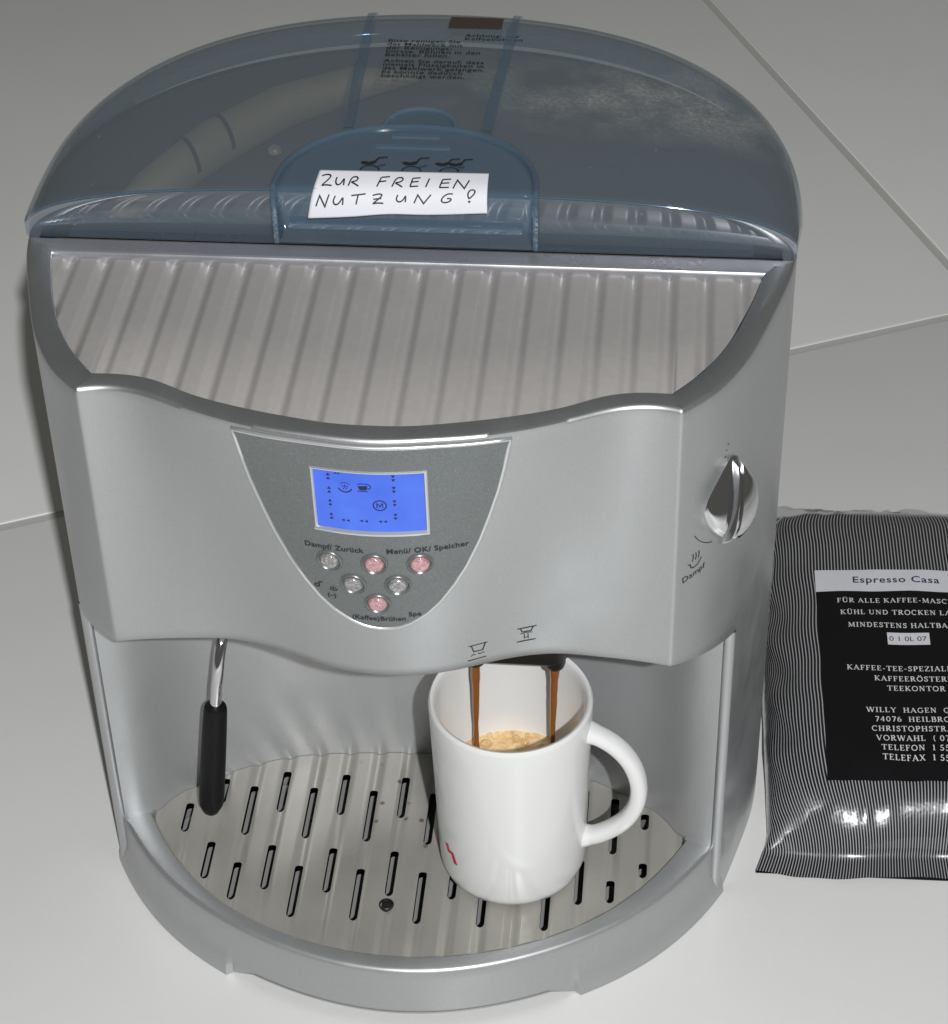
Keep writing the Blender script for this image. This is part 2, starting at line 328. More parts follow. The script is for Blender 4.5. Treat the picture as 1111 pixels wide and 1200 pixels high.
for d, z in ((0, -.0015), (0, -.0011), (be*.3, -.0004), (be, 0)):
    rows.append([(-h+d, -h+d, z), (h-d, -h+d, z), (h-d, h-d, z), (-h+d, h-d, z)])
V, F = grid(rows, True); F.append((12, 13, 14, 15))
tile0 = None
for i in range(-2, 2):
    for j in range(-2, 3):
        c = fa*(GA+(i+.5)*TS)+fb*(GB+(j+.5)*TS)
        if tile0 is None: tile0 = mesh('tile', V, F, m_tile, floor, angle=60); o = tile0
        else: o = bpy.data.objects.new('tile', tile0.data); COL.objects.link(o); o.parent = floor
        o.location = c; o.rotation_euler = (0, 0, TH)

# ------------------------------------------------------------------ the coffee machine
zT, zC, zS, zD = .3947, .2306, .2095, .0416
machine = empty('coffee_machine', (0, 0, 0))
tag(machine, 'silver bean-to-cup coffee machine with blue display and smoked blue lid', 'coffee machine')
topf = sym([0, .03, .05, .068, .0825, .0978, .1135, .125, .1356, .1447], [-.032, -.0289, -.0255, -.0205, -.0150, -.0078, -.0004, .0024, .0022, 0])
botf = sym([0, .02, .0332, .0567, .071, .086, .1066, .1254, .1447], [-.0163, -.0142, -.0105, -.0010, .0035, .0058, .0050, .0032, 0])
def hood_y(x, z):
    t = min(1.1, max(-.1, (zT-z)/(zT-zC))); t2 = t
    return topf(x)*(1-t2)+botf(x)*t2-.0034*math.sin(math.pi*min(max(t, 0), 1))*math.exp(-(x/.072)**4)
SIDE = [(.1447, 0), (.1583, .0145), (.1695, .0325), (.1768, .0485), (.1827, .066), (.1910, .0945), (.1980, .1225), (.2012, .150), (.2020, .170)]
sx_of_y = Spline([p[1] for p in SIDE], [p[0] for p in SIDE])
def side_pts(y0, y1, n): return [(sx_of_y(y0+(y1-y0)*i/n), y0+(y1-y0)*i/n) for i in range(n+1)]
def back_pts(n, a=.2020, b=.178, yc=.170, e=2.1):
    o = []
    for i in range(n+1):
        q = math.pi/2*i/n; o.append((a*math.cos(q)**(2/e), yc+b*math.sin(q)**(2/e)))
    return o
STY = .0522   # where the bay cuts the side wall
NF = 64
fx = [.1447*i/NF for i in range(NF+1)]
sideA = side_pts(0, STY, 18)[1:]; sideB = side_pts(STY, .131, 14)[1:]; sideC = side_pts(.131, .170, 6)[1:]; backP = back_pts(30)[1:]
def round_corner(front, side, d=.0016):
    """replace the sharp front corner by a short curve"""
    c = Vector(side[0]) if False else None
    return front, side
half_t = [(x, topf(x)) for x in fx]; half_b = [(x, botf(x)) for x in fx]
def corner(half):
    c = Vector(half[-1]); a = Vector(half[-2]); s = Vector(sideA[0])
    p0 = c+(a-c).normalized()*.0013; p1 = c+(s-c).normalized()*.0013
    q = [p0.lerp(c, t).lerp(c.lerp(p1, t), t) for t in (0, .25, .5, .75, 1)]
    return half[:-1]+[tuple(v) for v in q]
half_t, half_b = corner(half_t), corner(half_b)
NFC = len(half_t)
right_t = half_t+sideA+sideB+sideC+backP; right_b = half_b+sideA+sideB+sideC+backP
iS = NFC+len(sideA)-1; iL = iS+len(sideB)
def mirror(L): return [(-x, y) for x, y in L[::-1]]
def full(L): return mirror(L)[:-1]+L[1:] if False else [(-x, y) for x, y in L[:0:-1]]+L
FT, FB = full(right_t), full(right_b)      # left back -> front -> right back, closing at the back centre
nH = len(right_t)
def idx_half(k): return abs(k-(nH-1))
def inset(L, d):
    out = []; n = len(L)
    for i in range(n):
        a = Vector(L[max(i-1, 0)]); c = Vector(L[min(i+1, n-1)]); t = (c-a).normalized(); out.append((L[i][0]-t.y*d, L[i][1]+t.x*d))
    return out
# inner edge of the rim
INF = sym([0, .02, .034, .055, .0745, .0908, .106, .122, .1398], [-.0203, -.0193, -.0168, -.0120, -.0062, .0003, .0084, .0128, .0130])
INS_ = Spline([.0130, .029, .057, .0895, .1183], [.1398, .1522, .1670, .1775, .1843])
hb = []
xin = [.1398*i/(NFC-1) for i in range(NFC)]
inr = [(x, INF(x)) for x in xin]
nsd = len(sideA)+len(sideB)
inr += [(INS_(.013+(.1183-.013)*i/nsd), .013+(.1183-.013)*i/nsd) for i in range(1, nsd+1)]
B = Buf(); ZR = 22
cols = []
top_in1 = inset(FT, .0007); top_in2 = inset(FT, .0024); bot_in = inset(FB, .0012)
for k in range(len(FT)):
    hk = idx_half(k); col = []
    (xt, yt), (xb, yb) = FT[k], FB[k]
    if hk < NFC: zb = zC
    elif hk <= iS: zb = zC+(zS-zC)*((hk-NFC+1)/(iS-NFC+1))
    else: zb = zS
    if hk > iS or hk == iS:
        for q in range(8):
            z = zb*q/8; col.append((xb, yb, z))
    else:
        col.append((*bot_in[k], zb-.0002)); col.append((*[(a+b2)/2 for a, b2 in zip(bot_in[k], FB[k])], zb+.0002))
    for q in range(ZR+1):
        z = zb+(zT-.0026-zb)*q/ZR
        if q == 0 and not (hk >= iS): z += .0011
        t = (zT-z)/(zT-zC) if zb < zT else 0
        x = xt*(1-t)+xb*t; y = yt*(1-t)+yb*t
        if hk < NFC: y = y-.0034*math.sin(math.pi*min(max(t, 0), 1))*math.exp(-(x/.072)**4)
        col.append((x, y, z))
    if hk <= iL:
        ix, iy = inr[min(hk, len(inr)-1)]; sg = -1 if k < nH-1 else 1
        col += [(*top_in1[k], zT-.0008), (*top_in2[k], zT), (sg*ix, iy, zT), (sg*ix*.9975, iy+.0004, zT-.0006), (sg*ix*.997, iy+.0005, zT-.0085)]
    else:
        col += [(*top_in1[k], zT-.0008), (*top_in2[k], zT), (xt*.9865, .17+(yt-.17)*.9865, zT)]
    cols.append(col)
def stitch(B, ca, cb):
    """quads between two columns that match from the top of the wall downwards"""
    pass
ids = []
for c in cols:
    ids.append(list(range(len(B.V), len(B.V)+len(c)))); B.V += c
for k in range(len(cols)-1):
    a, b2 = ids[k], ids[k+1]; ha, hb2 = idx_half(k), idx_half(k+1)
    na = 8 if ha >= iS else 2; nb = 8 if hb2 >= iS else 2
    A1, B1 = a[na:], b2[nb:]
    n = min(len(A1), len(B1))
    for i in range(n-1): B.F.append((A1[i], B1[i], B1[i+1], A1[i+1]))
    if na == nb:
        L1, L2 = a[:na+1], b2[:nb+1]
        for i in range(na): B.F.append((L1[i], L2[i], L2[i+1], L1[i+1]))
    else:
        (s2, big) = (a, b2) if na == 2 else (b2, a)
        B.F.append((s2[1], big[8], s2[2]) if na == 2 else (big[8], s2[1], s2[2]))
# close the back seam
a, b2 = ids[-1], ids[0]
housing = B.obj('housing', m_silver, machine, angle=32); fixn(housing)
housing.data.set_sharp_from_angle(angle=math.radians(50))
# rear bar of the rim
Bb = Buf(); V = []
prof = [(.1183, zT-.0085), (.1183, zT-.0030), (.1187, zT-.0016), (.1193, zT-.0007), (.1203, zT-.0001), (.1300, zT+.0001), (.1312, zT-.001), (.1312, zT-.0085)]
rows = [[(sg*(.1844+e_*max(0, y-.1183)*1.12), y, z) for y, z in prof] for sg, e_ in ((-1, 1), (-1, 0), (1, 0), (1, 1))]
V, F = grid(rows); Bb.add(V, F+[tuple(range(8)), tuple(range(31, 23, -1))]); fixn(Bb.obj('rim_bar', m_bar, machine, angle=25))
# underside of the hood and the curved back wall of the bay
WALL = [(.1722, .0516), (.1580, .0592), (.1422, .0770), (.1192, .0938), (.0877, .1082), (.0365, .1168), (0, .1190)]
wsp = Spline([-p[0] for p in WALL]+[p[0] for p in WALL[-2::-1]], [p[1] for p in WALL]+[p[1] for p in WALL[-2::-1]])
wx = [-.1722+2*.1722*i/90 for i in range(91)]
Bw = Buf(); V, F = grid([[(x, wsp(x)-.0002, z) for x in wx] for z in (.012, .05, .1, .15, .2, .2335)], flip=False); Bw.add(V, F)
bay = Bw.obj('bay_wall', m_bay, machine, angle=60)
Bu = Buf()
xs_u = [-.1435+.287*i/60 for i in range(61)]
V, F = grid([[(x, botf(x)+.0022, zC+.0012) for x in xs_u], [(x*1.155, max(wsp(max(-.167, min(.167, x*1.155))), botf(x)+.004), zC+.0012) for x in xs_u]]); Bu.add(V, F)
Bu.obj('hood_underside', m_bay, machine, smooth=False)
# light lips at the front edges of the side walls
for s in (-1, 1):
    p = sx_of_y(STY); rows = []
    for z0 in (.0015, zD, .1, .16, zS+.0015):
        rows.append([(s*(p+dx), STY+dy, z0) for dx, dy in ((.0004, .0012), (.0004, -.0006), (-.0002, -.0018), (-.0012, -.0024), (-.0038, -.0025), (-.0052, -.0020), (-.0062, -.0002), (-.0064, .0016))])
    V, F = grid(rows); fixn(Buf().add(V, F).obj('wall_lip', m_silver, machine, angle=50))
# ---- cup shelf: ribbed plate sunk into the rim
GP = .0182
def groove(x, c0, per, half, depth):
    q = abs(((x-c0+per/2) % per)-per/2)
    return -depth*(.5+.5*math.cos(math.pi*q/half)) if q < half else 0.0
NSX = 760
def shelf_front(x):
    ax = abs(x)
    if ax <= .1398: return INF(x)
    lo, hi = .013, .1183
    for _ in range(30):
        mid = (lo+hi)/2
        if INS_(mid) < ax: lo = mid
        else: hi = mid
    return lo
xsh = [-.1838+.3676*i/NSX for i in range(NSX+1)]
rows = []
for x in xsh:
    y0 = shelf_front(x)+.0006; z = zT-.0042+groove(x, -.1551, GP, .0056, .0027)
    rows.append([(x, y0, z-.004), (x, y0, z-.0007), (x, y0+.0007, z), (x, .5*(y0+.119), z), (x, .1190, z)])
V, F = grid(rows, flip=True)
shelf = mesh('cup_shelf', V, F, m_shelf, machine, angle=60); fixn(shelf)
shelf['label'] = 'taupe ribbed cup shelf'
# ---- lid
LA, LB, LYC, LEC, LH = .2036, .190, .1322, .165, .0330
def sup(t, e): return math.copysign(abs(t)**(2/e), t)
lo_ = [(.1997+.0039*i/6, LYC+(LEC-LYC)*i/6) for i in range(6)]+[(LA*sup(math.cos(math.pi/2*i/50), 2.1), LEC+LB*sup(math.sin(math.pi/2*i/50), 2.1)) for i in range(51)]
lo_[-1] = (0.0, LEC+LB)
l_ang = np.array([math.atan2(p[1]-LYC, p[0]) for p in lo_]); l_rad = np.array([math.hypot(p[0], p[1]-LYC) for p in lo_])
def lid_rho(x, y): return min(1, math.hypot(x, y-LYC)/float(np.interp(math.atan2(max(0, y-LYC), abs(x)), l_ang, l_rad)))
def lid_h(x, y, rho):
    X = min(1, abs(x)/LA); Y = max(0, y-LYC)/(LEC+LB-LYC)
    return .0050+(LH-.0050)*math.sqrt(max(0, 1-X**3.2))*(1-.36*Y**2.2)*1.0-(.0025+.006*Y)*rho**26
def lid_z(x, y): return zT+.0008+lid_h(x, y, lid_rho(x, y))
lid_out = [(x, y) for x, y in lo_]+[(-x, y) for x, y in lo_[-2::-1]]
NT_, NR = len(lid_out)-1, 34
rows = []
for i in range(NR+1):
    rho = math.sin(math.pi/2*i/NR)**.8 if i else 0
    rows.append([(x*rho, LYC+(y-LYC)*rho, zT+.0008+lid_h(x*rho, LYC+(y-LYC)*rho, rho)) for x, y in lid_out])
Bl = Buf(); V, F = grid(rows); Bl.add(V, F)
rim = rows[-1]; V, F = grid([rim, [(x*1.0, y, zT+.0006) for x, y, z in rim]]); Bl.add(V, F)
front = [r[NT_] for r in rows[::-1]]+[r[0] for r in rows[1:]]
fr_rows = [front]
for dy, dz in ((-.0004, -.0002), (-.0010, -.0008), (-.0012, -.0016)):
    fr_rows.append([(x, y+dy, max(zT+.0008, z+dz)) for x, y, z in front])
fr_rows.append([(x, y-.0012, zT+.0006) for x, y, z in front])
V, F = grid(fr_rows); Bl.add(V, F)
lid = Bl.obj('lid', m_lid, machine, angle=40); fixn(lid); lid.data.set_sharp_from_angle(angle=math.radians(40))
lid['label'] = 'smoked blue see-through lid'
sol = lid.modifiers.new('thickness', 'SOLIDIFY'); sol.thickness = .0022; sol.offset = -1
def lidmap(x, y, off): return (x, y, lid_z(x, y)+off)
FY = LYC-.0012       # the lid's upright front
# bright edge along the front of the lid
pts = [(x, y-.0008, z-.0006) for x, y, z in front[6:-6]]
Buf().tube(pts, .0008, 6).obj('edge_bead', m_bead, lid)
# the two bars from the hatch to the back
for s in (-1, 1):
    rows = []
    for i in range(25):
        y = .192+(.346-.192)*i/24; x0 = s*(.0366+.0045*(y-.192)/.12)
        rows.append([lidmap(x0-.0030, y, .0003), lidmap(x0-.0022, y, .0020), lidmap(x0+.0022, y, .0020), lidmap(x0+.0030, y, .0003)])
    V, F = grid(rows, flip=True); mesh('lid_bar', V, F, m_bead, lid, angle=30)
# ground coffee hatch
HW, HL = .0660, .0610
hrows = []
for i in range(15):
    rho = i/14; row = []
    for j in range(49):
        q = math.pi*j/48; x = HW*sup(math.cos(q), 2.2)*rho; y = LYC+HL*(sup(math.sin(q), 2.2)*rho if 0 < j < 48 else 0)
        row.append((x, y-.0002, lid_z(x, y)+.0016))
    hrows.append(row)
Bh = Buf(); V, F = grid(hrows); Bh.add(V, F)
front2 = [r[48] for r in hrows[::-1]]+[r[0] for r in hrows[1:]]
V, F = grid([front2]+[[(x, FY-dy, z-dz) for x, y, z in front2] for dy, dz in ((.0004, .0006), (.0012, .0020), (.0016, .0042))]+[[(x, FY-.0016, zT+.0025) for x, y, z in front2]]); Bh.add(V, F)
hatch = Bh.obj('hatch', m_hatch, lid, angle=40); fixn(hatch); hatch.data.set_sharp_from_angle(angle=math.radians(40))
so = hatch.modifiers.new('thickness', 'SOLIDIFY'); so.thickness = .0014; so.offset = -1
edge = [(HW+.0010, FY-.0020, zT+.003), (HW+.0010, FY-.0020, lid_z(HW, LYC)-.004)]
for j in range(49):
    q = math.pi*j/48; x = (HW+.001)*sup(math.cos(q), 2.2); y = LYC+(HL+.001)*sup(math.sin(q), 2.2) if 0 < j < 48 else LYC
    edge.append((x, y, lid_z(x, y)+.0016))
edge += [(-HW-.0010, FY-.0020, lid_z(HW, LYC)-.004), (-HW-.0010, FY-.0020, zT+.003)]
Buf().tube(edge, .0017, 8).obj('hatch_edge', m_bead, lid)
arc = [lidmap(.0015+.0190*math.cos(math.pi*j/24), .1930+.0205*math.sin(math.pi*j/24), .0022) for j in range(25)]
Buf().tube(arc, .0013, 8).obj('finger_tab', m_hatch, lid)
rows = [[lidmap(.0015+.0180*r*math.cos(math.pi*j/24), .1935+.0195*r*math.sin(math.pi*j/24), .0012) for j in range(25)] for r in (0.02, .5, 1)]
V, F = grid(rows); mesh('finger_recess', V, F, m_bead, lid)
for (x0, x1, y) in ((-.0118, .0132, .1825), (-.0190, .0196, .1715)):
    Bx = Buf(); rows = []
    for i in range(9):
        x = x0+(x1-x0)*i/8; rows.append([lidmap(x, y-.0016, .0018), lidmap(x, y-.0010, .0032), lidmap(x, y+.0010, .0032), lidmap(x, y+.0016, .0018)])
    V, F = grid(rows); Bx.add(V, F); fixn(Bx.obj('grip_ridge', m_hatch, hatch))
Bx = Buf().box(-HW+.006, HW-.006, FY-.0034, FY-.0014, .4065, .4105, .0008); Bx.obj('hatch_ridge', m_hatch, hatch)
# scoops printed on the hatch
Bi = Buf()
def scoop(cx, cy, k=1.0):
    ribbon(Bi, ell(cx, cy, .0022*k, .0016*k, 180, 360, 10)+[(cx+.0022*k, cy+.0005)], .0022*k, lambda a, b, o: lidmap(a, b, .0020+o))
    ribbon(Bi, [(cx+.0025*k, cy-.0002), (cx+.0040*k, cy+.0032*k), (cx+.0075*k, cy+.0038*k)], .0011, lambda a, b, o: lidmap(a, b, .0020+o), 2e-5)
scoop(-.0210, .1570, 1.25); scoop(.0005, .1575, 1.25); scoop(.0172, .1575, 1.15); scoop(.0240, .1575, 1.15)
for cx in (-.0195, .0020, .0215):
    ribbon(Bi, ell(cx, .1490, .0048, .0040, 0, 360, 20), .0007, lambda a, b, o: lidmap(a, b, .0020+o))
    ribbon(Bi, [(cx+.004, .1525), (cx+.0075, .1545)], .0007, lambda a, b, o: lidmap(a, b, .0020+o), 1e-5)
Bi.obj('scoop_print', m_ink, hatch, smooth=False)
# the printed warning between the bars
Bt = Buf()
lines = ['                         Achtung: nur', '                         Kaffeebohnen', 'Bitte reinigen Sie', 'das Mahlwerk mit', 'der Reinigungs-', 'bürste. Bohnen in den', 'Behälter füllen.', '', 'Achten Sie darauf, dass', 'niemals Flüssigkeiten in', 'das Mahlwerk gelangen.', 'Es könnte dadurch', 'beschädigt werden.']
y = .3080
for ln in lines:
    if ln.strip(): text_add(Bt, ln, .0056, lambda a, b, o: lidmap(a, b, .0004), -.0285+(.3080-y)*.03, y, spacing=1.06, offset=.00006)
    y -= .0047 if ln else .0030
Bt.obj('warning_print', m_ink, lid, smooth=False)
# a red-brown tear-off strip at the very back of the print
rows = [[lidmap(x, y, .0003) for x in (.004, .012, .02, .028, .0345)] for y in (.3200, .3290, .3380)]
m_strip = mat('red-brown sticker', (.06, .043, .036), .4)
V, F = grid(rows); mesh('sticker', V, F, m_strip, lid)
# ---- inside the lid: bean hopper
Bn = Buf()
OUT = [(x*.985, .17+(y-.17)*.985) for x, y in FT if y > .133]
ring = [(x, y, .3700) for x, y in OUT]
Bn.add(ring, [tuple(range(len(ring)-1, -1, -1))])
V, F = grid([[(x, y, .3700) for x, y in OUT], [(x*1.002, .17+(y-.17)*1.002, zT-.001) for x, y in OUT]]); Bn.add(V, F)
V, F = grid([[(x, .1325, z) for x in (-.185, .185)] for z in (.3700, zT-.001)]); Bn.add(V, F)
hop = Bn.obj('bean_hopper', m_dark, machine, angle=40)
V, F = grid([[(x*k, .17+(y-.17)*k, zT+.0005) for x, y in OUT] for k in (.996, 1.0148)]); mesh('glint_cover', V, F, m_cover, hop)  # dark ring added to hide the bright glint of the housing's top edge
m_slope = mat('grey-blue lightening slope', (.27, .30, .33), .4)
V, F = grid([[(-.178+.356*i/30, y, z) for i in range(31)] for y, z in ((.1338, zT-.0012), (.1345, zT+.0006), (.150, zT-.002), (.166, .3860), (.172, .3715))]); mesh('lightening_slope', V, F, m_slope, hop)  # pale slope added behind the lid front to lighten it
def arc_pts(c, r, a0, a1, z, n=24, sx=1.0): return [(c[0]+sx*r*math.cos(math.radians(a0+(a1-a0)*i/n)), c[1]+r*math.sin(math.radians(a0+(a1-a0)*i/n)), z) for i in range(n+1)]
Buf().tube([(-.172, .150, .378), (-.149, .196, .384), (-.122, .245, .386), (-.090, .288, .386), (-.050, .318, .386), (-.015, .328, .386)], [.002, .0115, .0135, .0125, .010, .003], 20).obj('warm_reflection_tube', m_brass, hop)  # tube put in to stand for the warm reflected band at left
for q in ((-.133, .226, .3855), (-.118, .251, .386)):
    rows = [[(q[0]+math.cos(a)*.0145*.62+b*.62, q[1]-math.cos(a)*.0145*.78+b*.78, q[2]+math.sin(a)*.0145) for a in [math.pi*j/12 for j in range(13)]] for b in (-.0014, .0014)]
    V, F = grid(rows); mesh('clip', V, F, m_black, hop)
Buf().lathe([(0, .006), (.014, .006), (.0155, .004), (.0155, 0)], (-.172, .190, .377), 28).obj('hopper_knob', m_black, hop)
Buf().lathe([(0, .003), (.003, .0028), (.004, .001), (.004, 0)], (-.0863, .240, .385), 20).obj('screw', m_brass, hop)
Buf().lathe([(0, .003), (.004, .0028), (.0052, .001), (.0052, 0)], (-.094, .156, .386), 20).obj('screw', m_bay, hop)
Bc = Buf().lathe([(.045, .0), (.05, .008), (.052, .009), (.054, .008), (.056, -.006)], (.0, .205, .382), 40); Bc.obj('bean_chute', m_dark, hop)

# ---- control panel on the bulge
def hoodmap(x, z, off): return (x, hood_y(x, z)-off, z)
PZ = [.2700, .2703, .2714, .2745, .2785, .2810, .2889, .3000, .3120, .3285, .3430, .3595, .3720, .3908]
PW = [.0004, .0045, .0090, .0150, .0203, .0234, .0303, .0374, .0436, .0502, .0548, .0595, .0622, .0656]
rows = []; prows = list(zip(PZ, PW)); NP = 24; fine = []
for i in range(len(prows)-1):
    k = 4 if i > 3 else 2
    for j in range(k):
        t = j/k; fine.append((PZ[i]+(PZ[i+1]-PZ[i])*t, PW[i]+(PW[i+1]-PW[i])*t))
fine.append(prows[-1])
for z, wd in fine: rows.append([hoodmap(-wd+2*wd*j/NP, z, .0009) for j in range(NP+1)])
V, F = grid(rows); Bp = Buf().add(V, F)
loop = [(-wd, z) for z, wd in fine][::-1]+[(wd, z) for z, wd in fine]+[(.0656-.1312*j/24, .3908) for j in range(1, 24)]
lp1 = [hoodmap(x, z, .0009) for x, z in loop]; lp0 = [hoodmap(x, z, -.0006) for x, z in loop]
V, F = grid([lp1, lp0], True); Bp.add(V, F)
panel = Bp.obj('control_panel', m_panel, machine, angle=50); fixn(panel)
panel['label'] = 'dark grey shield-shaped control panel'
prof_t = ((.0012, .0002), (.0009, .0012), (.0002, .0018), (-.0006, .0016), (-.0010, .0009)); tr_rows = [[] for _ in prof_t]
for i in range(len(loop)):
    a = Vector(loop[i-1]); c = Vector(loop[(i+1) % len(loop)]); t = (c-a).normalized(); nn = Vector((t.y, -t.x))
    for k, (d, off) in enumerate(prof_t): tr_rows[k].append(hoodmap(loop[i][0]-nn.x*-d, loop[i][1]-nn.y*-d, off))
V, F = grid(tr_rows, True); fixn(mesh('panel_trim', V, F, m_satin, panel, angle=60))
# display
DX0, DX1, DZ0, DZ1 = -.0270, .0252, .3392, .3752
nx = 16
V, F = grid([[hoodmap(DX0+(DX1-DX0)*i/nx, z, .0011) for i in range(nx+1)] for z in (DZ0, (DZ0+DZ1)/2, DZ1)])
disp = mesh('display', V, F, m_screen, panel)
disp['label'] = 'blue backlit display'
Bf = Buf()
def fr(z0, z1, off0, off1):
    V, F = grid([[hoodmap(DX0-.0018+(DX1-DX0+.0036)*i/nx, z, o) for i in range(nx+1)] for z, o in ((z0, off0), (z0*.6+z1*.4, off1), (z0*.3+z1*.7, off1), (z1, off0*.8))]); Bf.add(V, F)
fr(DZ0-.0034, DZ0, .0008, .0026); fr(DZ1, DZ1+.0016, .0008, .0018)
for xa, xb in ((DX0-.0018, DX0), (DX1, DX1+.0018)):
    V, F = grid([[hoodmap(xa, z, .0008), hoodmap(xa*.7+xb*.3, z, .0018), hoodmap(xa*.3+xb*.7, z, .0018), hoodmap(xb, z, .0010)] for z in (DZ0-.001, DZ0+.012, DZ1-.012, DZ1+.001)]); Bf.add(V, F)
fixn(Bf.obj('display_frame', m_satin, disp, angle=50))
Bd = Buf(); dm = lambda a, b, o: hoodmap(a, b, .00125+o)
def tri(cx, cz, kind, s=.0010):
    P = {'u': [(-s, -s*.8), (s, -s*.8), (0, s*.9)], 'd': [(-s, s*.8), (0, -s*.9), (s, s*.8)], 'l': [(s*.9, -s*.8), (s*.9, s*.8), (-s*.9, 0)]}[kind]
    Bd.add([dm(cx+p[0], cz+p[1], 0) for p in P], [(0, 1, 2)])
for z in (.3722, .3638, .3558, .3471): tri(-.0199, z+.0011, 'u'); tri(-.0199, z-.0013, 'u')
for z in (.3728, .3657, .3573, .3487): tri(.0111, z+.0012, 'd'); tri(.0111, z-.0011, 'd')
for x, z in ((-.0132, .3452), (-.0043, .3457), (.0048, .3458)): tri(x-.0012, z, 'l'); tri(x+.0012, z, 'l')
tri(-.0150, .3744, 'l', .0007); tri(-.0165, .3744, 'l', .0007)
cx, cz = -.0121, .3663
ribbon(Bd, ell(cx, cz+.0004, .0034, .0034, 200, 340, 12), .0007, dm); ribbon(Bd, ell(cx, cz+.0004, .0027, .0025, 150, 30, 8), .0003, dm, 2e-5)
for dx, dz in ((-.0012, .0006), (0, .0012), (.0012, .0006), (-.0006, -.0008), (.0008, -.0006), (0, .0002)): ribbon(Bd, ell(cx+dx, cz+dz, .00025, .0002, 0, 330, 6), .0004, dm, 1e-5)
cx, cz = -.0034, .3672
Bd.add([dm(cx+a, cz+b3, 0) for a, b3 in ((-.0025, .0006), (-.002, -.0014), (-.0012, -.0019), (.0010, -.0019), (.0018, -.0014), (.0022, .0008))], [(0, 1, 2, 3, 4, 5)])
ribbon(Bd, [(cx-.0026, cz+.0016), (cx-.001, cz+.0021), (cx+.0024, cz+.0019)], .0005, dm); ribbon(Bd, ell(cx+.0025, cz+.0003, .0011, .0013, 100, -110, 8), .0005, dm, 1e-5); ribbon(Bd, [(cx-.0028, cz-.0026), (cx+.0022, cz-.0026)], .0005, dm, 1e-5)
cx, cz = .0040, .3560
ribbon(Bd, ell(cx, cz, .0031, .0031, 0, 360, 24), .0006, dm)
ribbon(Bd, [(cx-.0014, cz-.0014), (cx-.0013, cz+.0014), (cx, cz-.0006), (cx+.0013, cz+.0014), (cx+.0014, cz-.0014)], .0006, dm, 2e-5)
Bd.obj('display_symbols', m_lcd, disp, smooth=False)
# buttons
m_btn = mat('clear button', (.40, .39, .38), .12, .15, Coat_Weight=.6, Coat_Roughness=.03)
m_btnr = mat('red lit button', (.62, .36, .38), .12, .1, Coat_Weight=.6, Coat_Roughness=.03)
for M, cc in ((m_btn, ((.20, .198, .19), (.38, .375, .37))), (m_btnr, ((.40, .20, .22), (.50, .37, .37)))):
    N = NT(M); tc = N.n('ShaderNodeTexCoord'); no = N.n('ShaderNodeTexNoise', i_Scale=620.0, i_Detail=2.0); N.l(tc.outputs['Object'], no.inputs['Vector'])
    N.l(N.ramp(no.outputs['Fac'], [(.40, cc[0]), (.64, cc[1])]), N.b.inputs['Base Color'])
    bp = N.n('ShaderNodeBump', i_Strength=.5, i_Distance=.0008); N.l(no.outputs['Fac'], bp.inputs['Height']); N.l(bp.outputs[0], N.b.inputs['Normal'])
b = NT(m_btnr).b; b.inputs['Emission Color'].default_value = (.9, .08, .14, 1); b.inputs['Emission Strength'].default_value = .07
m_ring = mat('button ring', (.22, .225, .225), .3, .5)
def frame_at(x, z):
    p = Vector(hoodmap(x, z, .0009)); tx = (Vector(hoodmap(x+.002, z, 0))-Vector(hoodmap(x-.002, z, 0))).normalized(); tz = (Vector(hoodmap(x, z+.002, 0))-Vector(hoodmap(x, z-.002, 0))).normalized()
    n = tx.cross(tz).normalized(); tz = n.cross(tx); return p, (tx, tz, n)
for x, z, lit in ((-.0231, .3162, 0), (-.0008, .3171, 1), (.0212, .3167, 1), (-.0121, .3018, 0), (.0098, .3026, 0), (-.0008, .2890, 1)):
    p, ax = frame_at(x, z)
    ring = Buf().lathe([(.0067, 0), (.0066, .0007), (.0060, .0011), (.0052, .0003), (.0048, -.0006)], p, 28, ax)
    bt = Buf().lathe([(.0046, .0002), (.0044, .0013), (.0034, .0021), (.0028, .0019), (.0016, .0020), (.0002, .0021)], p, 28, ax)
    o = bt.obj('button', m_btnr if lit else m_btn, panel, angle=60); fixn(o)
    o['label'] = 'round push button lit red' if lit else 'round clear push button'
    fixn(ring.obj('button_ring', m_ring, o, angle=60))
# lettering on the panel
pm = lambda a, b, o: hoodmap(a, b, .00115+o)
for tx, size, x, z, rot in (('Dampf/ Zurück', .0046, -.0352, .3236, .02), ('Menü/ OK/ Speicher', .0046, .0054, .3242, .03), ('(Kaffee)Brühen', .0043, -.0146, .2762, 0), ('Spe', .0043, .0140, .2792, .05), ('(–)', .0040, -.0262, .2898, 0)):
    Bt = Buf(); text_add(Bt, tx, size, pm, x, z, rot=rot, spacing=1.03, offset=.0001); Bt.obj('panel_lettering', m_ink, panel, smooth=False)
Bt = Buf(); ribbon(Bt, ell(-.0310, .2966, .0012, .0011, 0, 360, 10), .0007, pm); ribbon(Bt, [(-.0300, .2966), (-.0298, .2990), (-.0280, .2994)], .0007, pm, 1e-5)
Bt.obj('scoop_symbol', m_ink, panel, smooth=False)
Bt = Buf(); ribbon(Bt, ell(-.0226, .2962, .0018, .0014, 180, 360, 10), .0006, pm)
for dx, dz in ((-.0010, .0006), (0, .001), (.001, .0006), (0, -.0002)): ribbon(Bt, ell(-.0226+dx, .2962+dz, .0003, .0003, 0, 330, 6), .0004, pm, 1e-5)
Bt.obj('bean_symbol', m_ink, panel, smooth=False)
